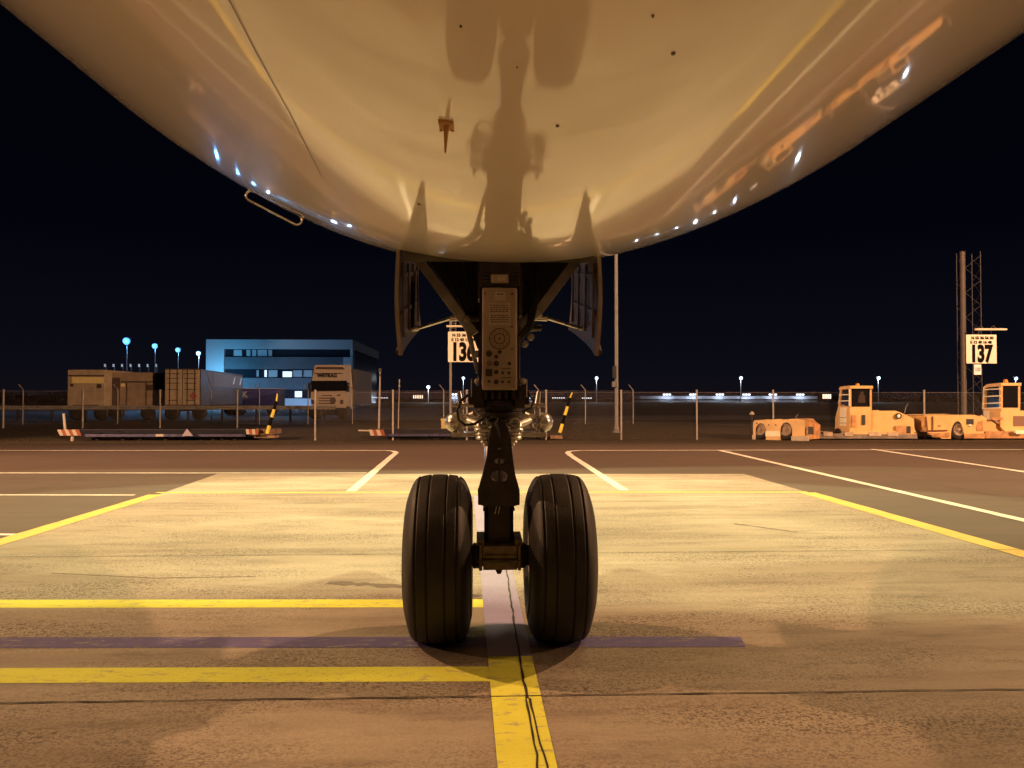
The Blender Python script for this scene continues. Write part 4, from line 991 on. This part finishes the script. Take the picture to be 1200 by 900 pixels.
mb = MB(); ob.slab(mb, [(1187.5, 487.5), (1204, 487.5), (1204, 499.5), (1187.5, 499.5)], -.012, -.002); mb.build('radiator_grille', mat('grille_brown', (.20, .10, .06), .6), tug)
mb = MB(); ob.slab(mb, [(1162, 489), (1175, 489), (1175, 492.2), (1162, 492.2)], -.01, -.002); mb.build('faded_label', M_orD, tug)
mb = MB(); ob.slab(mb, [(1152, 505.5), (1250, 505.5), (1250, 513), (1152, 513)], -.15, 1.5); mb.build('push_blade', M_orD, tug, bevel=.01)
mb = MB(); ob.slab(mb, [(1184, 504.5), (1195, 504.5), (1196, 507.5), (1185, 507.5)], -.3, .1); mb.build('towing_pad', M_cream, tug, bevel=.02)
mb = MB(); ob.slab(mb, [(1153, 513.2), (1240, 513.2), (1240, 517.5), (1153, 517.5)], .3, 1.3); mb.build('underframe_shade', M_dark, tug)  # same black block for the shade below this tug
for px in (1215,): c = ob.hit(px, 508, .16); c.z = .36; wheel_at(tug, c, ob.v, .36, .26)
cab = thing('cab', (0, 0, 0), None, None); cab.parent = tug
sd = Obl(1173, YT2+.3, R(2)+math.pi/2); CW = (1196.5-1173)*S(YT2)
mb = MB()
sd.slab(mb, [(1152.5, 490), (1152.5, 480), (1173, 478), (1173, 500), (1168, 499)], 0, CW)
sd.slab(mb, [(1171, 452), (1173, 452), (1173, 477.9), (1171, 477.9)], 0, .06); sd.slab(mb, [(1171, 452), (1173, 452), (1173, 477.9), (1171, 477.9)], CW-.07, CW)
sd.slab(mb, [(1153, 454), (1154.6, 454), (1154, 479.5), (1152.4, 479.5)], 0, CW)
sd.slab(mb, [(1152.8, 454.4), (1157, 450.6), (1173.6, 448.8), (1173.6, 452)], -.02, CW+.02)
mb.build('cab_shell', M_or, cab, bevel=.01)
mb = MB(); sd.slab(mb, [(1155, 455), (1172.6, 452.2), (1172.6, 477.8), (1155, 479.5)], .04, CW-.03); mb.build('cab_glass', M_glass, cab)
mb = MB()
for k, y in enumerate((455.6, 463.8, 472, 477.8)): sd.slab(mb, [(1153.6-k*.4, y+.4), (1173, y-.7), (1173, y+.7), (1153.6-k*.4, y+1.6)], -.04, -.005)
sd.slab(mb, [(1153.8, 453.5), (1154.8, 453.5), (1153.2, 479.5), (1152.2, 479.5)], -.045, -.01)
mb.build('ladder_guard', M_cream, cab)
mb = MB(); sd.slab(mb, [(1153.3, 481.5), (1159.8, 481.5), (1160.2, 492.5), (1153.3, 490)], -.012, -.002); mb.build('cream_panel', M_cream, tug)
mb = MB(); c = ob.hit(1178.5, 448, .5); mb.lathe(c, (0, 0, 1), [(-.06, .001), (-.06, .075), (.05, .075), (.1, .05), (.11, .001)], 14); mb.build('beacon', MATS['amber_beacon'], cab)
mb = MB(); ob.slab(mb, [(1187, 466), (1193, 466), (1193.5, 474), (1186.5, 474)], .03, .045); ob.slab(mb, [(1188, 461), (1192, 461), (1192, 466), (1188, 466)], .03, .045); mb.build('seat', MATS['seat_brown'], cab)

# small inset light on the grass
t = thing('runway_marker_light', (PX(881, 30), 30, 0), 'small pale marker light on the grass just left of the tug', 'marker light')
mb = MB(); c = Vector((PX(881, 30), 30, 0)); mb.tube(c, c+Vector((0, 0, PZ(486, 30))), .02, n=6); mb.build('stem', M_dark, t)
mb = MB(); mb.lathe(c+Vector((0, 0, PZ(485, 30))), (0, 0, 1), [(-.04, .001), (-.04, .10), (.04, .08), (.09, .03), (.1, .001)], 12); mb.build('dome', M_whp, t)

# ------------------------------------------------------------------ parked box trailers, truck
M_box = mat('trailer_cream_panel', (.42, .34, .25), .6, var=.22, scale=2.2)
M_boxS = mat('trailer_side_grey', (.07, .06, .06), .55, var=.2, scale=1.5)
M_trim = mat('trailer_dark_trim', (.08, .055, .045), .6, var=.3)
M_shut = mat('shutter_yellow_white', (.80, .68, .30), .5, var=.1)
def wheels_under(t, Y, pxs, depth=0.4, r=.48):
    for px in pxs:
        mb = MB(); c = Vector((PX(px, Y), Y+depth, r)); mb.lathe(c, (0, 1, 0), [(-.14, .001), (-.14, r*.8), (-.1, r), (.1, r), (.14, r*.8), (.14, .001)], 18); mb.build('wheel', M_rub, t)
Y = 52
t = thing('box_trailer', (PX(101, Y), Y, 0), 'cream box trailer with bright yellow strip above its shutter, leftmost', 'trailer', 'box trailers behind the guard rail')
mb = MB(); mb.box(PX(79, Y), PX(122.5, Y), Y, Y+7, PZ(475.5, Y), PZ(434, Y)); mb.build('body', M_box, t, bevel=.03)
mb = MB(); mb.box(PX(84, Y), PX(121.5, Y), Y-.03, Y-.004, PZ(449.5, Y), PZ(442.5, Y)); mb.build('yellow_strip', M_shut, t)
mb = MB(); mb.box(PX(80, Y), PX(122, Y), Y-.04, Y-.004, PZ(441.5, Y), PZ(440, Y)); mb.box(PX(83, Y), PX(86, Y), Y-.05, Y-.004, PZ(453, Y), PZ(450, Y)); mb.box(PX(114, Y), PX(119, Y), Y-.05, Y-.004, PZ(455, Y), PZ(450.5, Y)); mb.box(PX(86, Y), PX(116, Y), Y-.1, Y-.004, PZ(476, Y), PZ(474.3, Y)); mb.build('trim', M_trim, t)
mb = MB()
for k in range(7): mb.box(PX(91, Y), PX(112, Y), Y-.02, Y-.004, PZ(473.5-k*3, Y), PZ(471-k*3, Y))
mb.build('roller_shutter', M_box, t, bevel=.008)
mb = MB(); mb.box(PX(82, Y), PX(120, Y), Y+.5, Y+6, .7, PZ(475.6, Y)); mb.build('chassis', M_dark, t); wheels_under(t, Y, (86, 115), .5)
t = thing('box_trailer', (PX(155, Y+1), Y+1, 0), 'dull brown box trailer with dark side door, middle of the parked row', 'trailer', 'box trailers behind the guard rail')
Y2_ = Y+1
mb = MB(); mb.box(PX(123.2, Y2_), PX(182.5, Y2_), Y2_, Y2_+7, PZ(475.5, Y2_), PZ(437, Y2_)); mb.build('body', mat('trailer_brown_panel', (.30, .23, .17), .6, var=.25, scale=2), t, bevel=.03)
mb = MB(); mb.box(PX(131.5, Y2_), PX(140.5, Y2_), Y2_-.03, Y2_-.004, PZ(475, Y2_), PZ(443, Y2_)); mb.build('side_door', M_trim, t)
mb = MB(); mb.box(PX(142, Y2_), PX(182, Y2_), Y2_-.04, Y2_-.004, PZ(448.6, Y2_), PZ(447, Y2_)); mb.box(PX(173, Y2_), PX(181, Y2_), Y2_-.05, Y2_-.004, PZ(457.5, Y2_), PZ(451, Y2_)); mb.box(PX(148, Y2_), PX(149, Y2_), Y2_-.03, Y2_-.004, PZ(475, Y2_), PZ(449, Y2_)); mb.box(PX(171, Y2_), PX(172, Y2_), Y2_-.03, Y2_-.004, PZ(475, Y2_), PZ(449, Y2_)); mb.build('trim', M_trim, t)
mb = MB(); mb.box(PX(141.5, Y2_), PX(146, Y2_), Y2_-.05, Y2_-.004, PZ(453.5, Y2_), PZ(450, Y2_)); mb.build('marker_lamp', M_shut, t)
mb = MB(); mb.box(PX(126, Y2_), PX(180, Y2_), Y2_+.5, Y2_+6, .7, PZ(475.6, Y2_)); mb.build('chassis', M_dark, t); wheels_under(t, Y2_, (133, 170), .5)
t = thing('semi_trailer', (PX(214, Y), Y, 0), 'cream semi-trailer showing double rear doors with bars and long grey side', 'trailer', 'box trailers behind the guard rail')
x0, x1 = PX(193, Y), PX(235, Y); z0, z1 = PZ(475, Y), PZ(433, Y)
fx, fy = PX(284, 64), 64.0; dv = Vector((fx-x1, fy-Y, 0))
mb = MB(); mb.prism([(x0, Y, z0), (x1, Y, z0), (x1, Y, z1), (x0, Y, z1)], dv); mb.build('body', M_boxS, t, bevel=.02)
dr = thing('rear_door', (0, 0, 0), None, None); dr.parent = t
for q0, q1 in ((194, 213.5), (214.5, 234)):
    mb = MB(); mb.box(PX(q0, Y), PX(q1, Y), Y-.08, Y-.01, z0+.05, z1-.05); mb.build('door_leaf', M_box, dr, bevel=.01)
    mb = MB()
    for f_ in (.3, .75): xx = PX(q0+(q1-q0)*f_, Y); mb.tube((xx, Y-.11, z0+.02), (xx, Y-.11, z1-.02), .025, n=6)
    for f_ in (.12, .25, .38, .55, .85): mb.box(PX(q0+1+f_*3, Y), PX(q1-2-f_*3, Y), Y-.1, Y-.085, z1-(z1-z0)*f_-.05, z1-(z1-z0)*f_)
    mb.build('locking_bar', M_trim, dr)
mb = MB(); c = Vector((PX(227, Y), Y-.1, PZ(464, Y))); mb.obox(c, (.14, 0, .14), (0, .01, 0), (-.14, 0, .14)); mb.build('hazard_diamond', mat('rust_red_label', (.35, .10, .06), .6), t)
mb = MB(); mb.box(x0+.1, x1-.1, Y+.6, Y+.8, .6, z0-.01); mb.prism([(x0+.3, Y+.5, .8), (x1-.3, Y+.5, .8), (x1-.3, Y+.5, z0-.01), (x0+.3, Y+.5, z0-.01)], dv*.9); mb.build('chassis', M_dark, t); wheels_under(t, Y, (198, 230), .6)
nrm = Vector((dv.y, -dv.x, 0)).normalized()
mb = MB(); mb.prism([Vector((x1, Y, 0))+dv*a+nrm*.01+Vector((0, 0, z)) for a, z in ((.12, z1-.15), (.99, z1-.15), (.99, z0+1.3), (.2, z0+1.3))], nrm*.01); mb.build('side_marking', mat('pale_side_panel', (.16, .155, .155), .6, var=.2), t)
mb = MB()
for a0 in (.72, .9): mb.prism([Vector((x1, Y, 0))+dv*a+nrm*.025+Vector((0, 0, z)) for a, z in ((a0, z0+1.55), (a0+.035, z0+1.6), (a0+.07, z0+2.15), (a0+.04, z0+2.1))], nrm*.01)
mb.build('side_logo', mat('pale_blue_mark', (.62, .72, .85), .5), t)
# blue curtain trailer with K
Y = 70
t = thing('curtain_trailer', (PX(305, Y), Y, 0), 'dark blue curtain-sided trailer with a white letter K, in front of the office building', 'trailer')
mb = MB(); mb.box(PX(262, Y), PX(326, Y), Y, Y+2.4, PZ(477, Y), PZ(456, Y)); mb.build('curtain_side', mat('navy_curtain', (.035, .04, .16), .5, var=.15), t, bevel=.03)
mb = MB(); mb.box(PX(262, Y), PX(326.4, Y), Y-.02, Y+2.42, PZ(456, Y), PZ(455.2, Y)); mb.build('roof_edge', M_whp, t)
text('K', .72, M_whp, t, (PX(286.8, Y), Y-.03, PZ(462.5, Y)), 'lettering', offset=.03, xs=1.0)
mb = MB(); mb.box(PX(264, Y), PX(324, Y), Y+.3, Y+2, .55, PZ(477, Y)); mb.build('chassis', M_dark, t); wheels_under(t, Y, (268, 274, 281, 318), .25)
# white truck
Y = 54
t = thing('lorry', (PX(388, Y), Y, 0), 'white lorry seen from the front in front of the office building', 'lorry')
M_lor = mat('lorry_white_paint', (.50, .42, .36), .45, var=.1)
mb = MB()
def tp(pts, Y_): return [P(a, b, Y_) for a, b in pts]
mb.loft([tp([(366, 477), (405, 477), (407, 466), (406, 452), (403.5, 428.8), (369.5, 428.8), (366.5, 446), (365, 466)], Y), tp([(366, 477), (411, 477), (412, 466), (412, 452), (410, 428.5), (371, 428.5), (366.5, 446), (365, 466)], Y+2.2)])
mb.build('cab', M_lor, t, bevel=.05)
mb = MB(); mb.loft([tp([(364.5, 446.3), (406.5, 446), (407, 458), (365, 458.8)], Y-.05), tp([(365, 446.3), (406.8, 446), (407, 458), (365, 458.8)], Y+.2)]); mb.build('windscreen', M_glass, t)
mb = MB(); mb.prism(tp([(368, 437), (401.5, 437), (401.5, 438), (368, 438)], Y-.02), (0, .02, 0)); mb.build('roof_sign_edge', M_trim, t)
mb = MB(); mb.prism(tp([(371, 430), (402, 430), (404, 433), (370, 432.5)], Y-.03), (0, .03, 0)); mb.build('sun_visor', M_trim, t)
text('WETRAG', .34, M_ink, t, (PX(383.5, Y), Y-.04, PZ(440.6, Y)), 'lettering', offset=.012, xs=.95)
mb = MB()
for k, y in enumerate((466.0, 469.0, 472.0)): mb.prism(tp([(373, y), (391+2*(k == 1), y), (391+2*(k == 1), y+1.3), (374, y+1.3)], Y-.03), (0, .03, 0))
mb.prism(tp([(387, 465.6), (392, 465.6), (394, 469), (392, 473.6), (387, 473.6)], Y-.035), (0, .03, 0))
mb.prism(tp([(377, 462.9), (389, 462.9), (389, 464), (377, 464)], Y-.03), (0, .03, 0)); mb.prism(tp([(395, 462.5), (399, 462), (398.5, 464), (394.5, 464)], Y-.03), (0, .03, 0))
mb.build('grille', M_trim, t)
for px in (366.5, 400.5): mb = MB(); c = P(px, 471, Y-.06); mb.box(c.x-.1, c.x+.1, Y-.04, Y-.005, c.z-.14, c.z+.14); mb.build('headlight', M_trim, t)
for px, sg in ((363, -1), (408, 1)): mb = MB(); mb.box(PX(px, Y)-.1, PX(px, Y)+.1, Y-.15, Y-.02, PZ(459.5, Y), PZ(448.5, Y)); mb.build('mirror', M_dark, t, bevel=.03)
mb = MB(); mb.box(PX(367, Y), PX(405, Y), Y+.3, Y+2, .3, PZ(477, Y)); mb.build('chassis', M_dark, t); wheels_under(t, Y, (369, 402), .3, .5)
mb = MB(); mb.box(PX(369, Y), PX(409, Y), Y+2.6, Y+11, 1.0, PZ(431, Y)); mb.build('cargo_box', mat('lorry_box_grey', (.08, .07, .075), .6, var=.15), t, bevel=.03)

# ------------------------------------------------------------------ office building
Y = 112
t = thing('office_building', (PX(330, Y), Y, 0), 'three-storey flat-roofed office building lit blue beyond the fence', 'building')
M_wallp = mat('facade_pale_render', (.55, .56, .58), .7, var=.06); M_wallm = mat('facade_grey_cladding', (.12, .125, .14), .6, var=.12, scale=1.2)
M_win = mat('office_glass', (.02, .025, .035), .1); M_blind = mat('window_blind', (.50, .52, .54), .8, var=.1)
M_lit = mat('lit_window', (.8, .85, .9), .5, emit=(.75, .9, 1), estr=.9)
def bb(mb, x0, x1, y0, y1, ya, yb, YY=Y): mb.box(PX(x0, YY), PX(x1, YY), ya, yb, PZ(y1, YY) if y1 < 479 else 0, PZ(y0, YY))
mb = MB(); bb(mb, 262.2, 412, 409, 480, Y+.6, Y+26); mb.build('core', M_win, t)
mb = MB(); bb(mb, 241, 413, 398.8, 409.6, Y, Y+28); mb.build('roof_band', M_wallp, t)
mb = MB(); bb(mb, 241, 262, 409.65, 480, Y, Y+28); mb.build('end_wall', M_wallp, t)
mb = MB()
for y0, y1 in ((418.8, 432.8), (443, 456.5)): bb(mb, 262.1, 402, y0, y1, Y+.3, Y+.58)
mb.build('cladding_band', M_wallm, t)
mb = MB(); bb(mb, 262.1, 402, 467, 480, Y+.3, Y+.58); mb.build('base_wall', M_wallp, t)
# right wing returning away from the camera
xa = PX(413, Y); YE = 140
mb = MB(); bb(mb, 402.1, 412.9, 419, 480, Y+.02, Y+.55); mb.build('corner_wall', M_wallp, t)
mb = MB(); xe = PX(434, YE)
def sidep(px, z): k = (px-413)/(434-413); return Vector((xa+(xe-xa)*k, Y+(YE-Y)*k, z))
ztop = PZ(398.8, Y)
mb.prism([sidep(413.1, 0), sidep(434, 0), sidep(434, ztop), sidep(413.1, ztop)], (-.4, .2, 0)); mb.build('side_wall', mat('side_grey_render', (.35, .34, .35), .7, var=.08), t)
mb = MB(); mb.prism([sidep(420.5, ztop-2.6), sidep(433, ztop-2.6), sidep(433, ztop-1.5), sidep(420.5, ztop-1.5)], (.06, -.03, 0)); mb.build('side_window', M_win, t)
mb = MB(); mb.prism([sidep(430, 3.1), sidep(432.4, 3.0), sidep(432.4, 5.6), sidep(430.5, 5.6)], (.06, -.03, 0)); mb.build('lit_side_window', M_lit, t)
for x0, x1, y0, y1, m in ((272, 282, 410.5, 417.8, M_blind), (287, 292, 410.5, 417.8, M_blind), (293.5, 299, 410.5, 417.8, M_blind), (300, 311.5, 410.5, 417.8, M_blind), (312.5, 317.5, 410.5, 417.8, M_blind),
                          (299, 302, 434, 441.5, M_blind), (313, 324, 434, 442, M_blind), (342, 353, 434, 442, M_blind), (354.5, 365, 434, 442, M_blind), (308.5, 311.5, 434, 441.8, M_lit), (330, 341, 435.5, 442, M_lit), (344.5, 353, 458.5, 465.5, M_lit)):
    mb = MB(); bb(mb, x0, x1, y0, y1, Y+.50, Y+.57); f_ = mb.build('window', m, t)
    mb = MB(); xm = (x0+x1)/2
    bb(mb, x0-.3, x0, y0-.3, y1+.3, Y+.42, Y+.57); bb(mb, x1, x1+.3, y0-.3, y1+.3, Y+.42, Y+.57)
    mb.build('frame', M_dark, f_)
mb = MB(); bb(mb, 241.5, 413.5, 398.2, 398.75, Y-.05, Y+28); mb.build('roof_edge', M_roofd, t)
for px, py, pw in ((250, 446, 1300), (350, 480, 450), (300, 474, 160)):
    point_light((PX(px, Y-4), Y-4, max(.6, PZ(py, Y-4))), pw, .25, (.12, .55, 1) if px < 260 else (.36, .58, 1), t)  # added lights without fixtures, brightening the end wall and base of the facade
# added bluish fill for the road and trailer lettering; no lamp stands there
point_light((PX(334, 64), 64, 3.2), 220, .3, (.45, .65, 1))

# pieces that stand apart are parts of their own
SPLIT = ('drain_hole', 'socket', 'trim', 'bumper', 'hose', 'fitting', 'deck_fitting', 'guard_bar', 'lifting_eye', 'vent_slot', 'side_brace', 'locking_wire',
         'lamp_arm', 'roof_lamp', 'steering_bracket', 'drawbar_band', 'side_logo', 'grille', 'side_sill', 'guide_rod', 'side_latch', 'drag_brace', 'step_box', 'cladding_band', 'wheel_well', 'lamp', 'placard_print')
def split_loose(o):
    me = o.data; par = list(range(len(me.vertices)))
    def find(i):
        while par[i] != i: par[i] = par[par[i]]; i = par[i]
        return i
    seen = {}
    for v in me.vertices:
        k = tuple(round(c, 4) for c in v.co)
        if k in seen: par[find(v.index)] = find(seen[k])
        else: seen[k] = v.index
    for p in me.polygons:
        vs_ = list(p.vertices)
        for q in vs_[1:]: par[find(q)] = find(vs_[0])
    # touching bounding boxes stay together
    isl = {}
    for v in me.vertices: isl.setdefault(find(v.index), []).append(v.index)
    keys = list(isl); bbx = {}
    for k in keys:
        cs = [me.vertices[i].co for i in isl[k]]; bbx[k] = ([min(c[a] for c in cs)-.004 for a in range(3)], [max(c[a] for c in cs)+.004 for a in range(3)])
    for i, a in enumerate(keys):
        for b in keys[i+1:]:
            if find(a) != find(b) and all(bbx[a][0][x] <= bbx[b][1][x] and bbx[b][0][x] <= bbx[a][1][x] for x in range(3)): par[find(b)] = find(a)
    grp = {}
    for p in me.polygons: grp.setdefault(find(p.vertices[0]), []).append(p)
    if len(grp) < 2: return
    first = True; old = me
    for g in grp.values():
        idx = {}; vs_ = []; fs_ = []; sm = []
        for p in g:
            f_ = []
            for vi in p.vertices:
                if vi not in idx: idx[vi] = len(vs_); vs_.append(tuple(old.vertices[vi].co))
                f_.append(idx[vi])
            fs_.append(f_); sm.append(p.use_smooth)
        m2 = bpy.data.meshes.new(o.name.split('.')[0]); m2.from_pydata(vs_, [], fs_); m2.update()
        for mt in old.materials: m2.materials.append(mt)
        for p, q in zip(m2.polygons, sm): p.use_smooth = q
        if first: o.data = m2; first = False
        else:
            c = bpy.data.objects.new(o.name.split('.')[0], m2); COL.objects.link(c); c.parent = o.parent; c.location = o.location
for o in list(bpy.data.objects):
    if o.type == 'MESH' and o.parent is not None and o.name.split('.')[0] in SPLIT: split_loose(o)
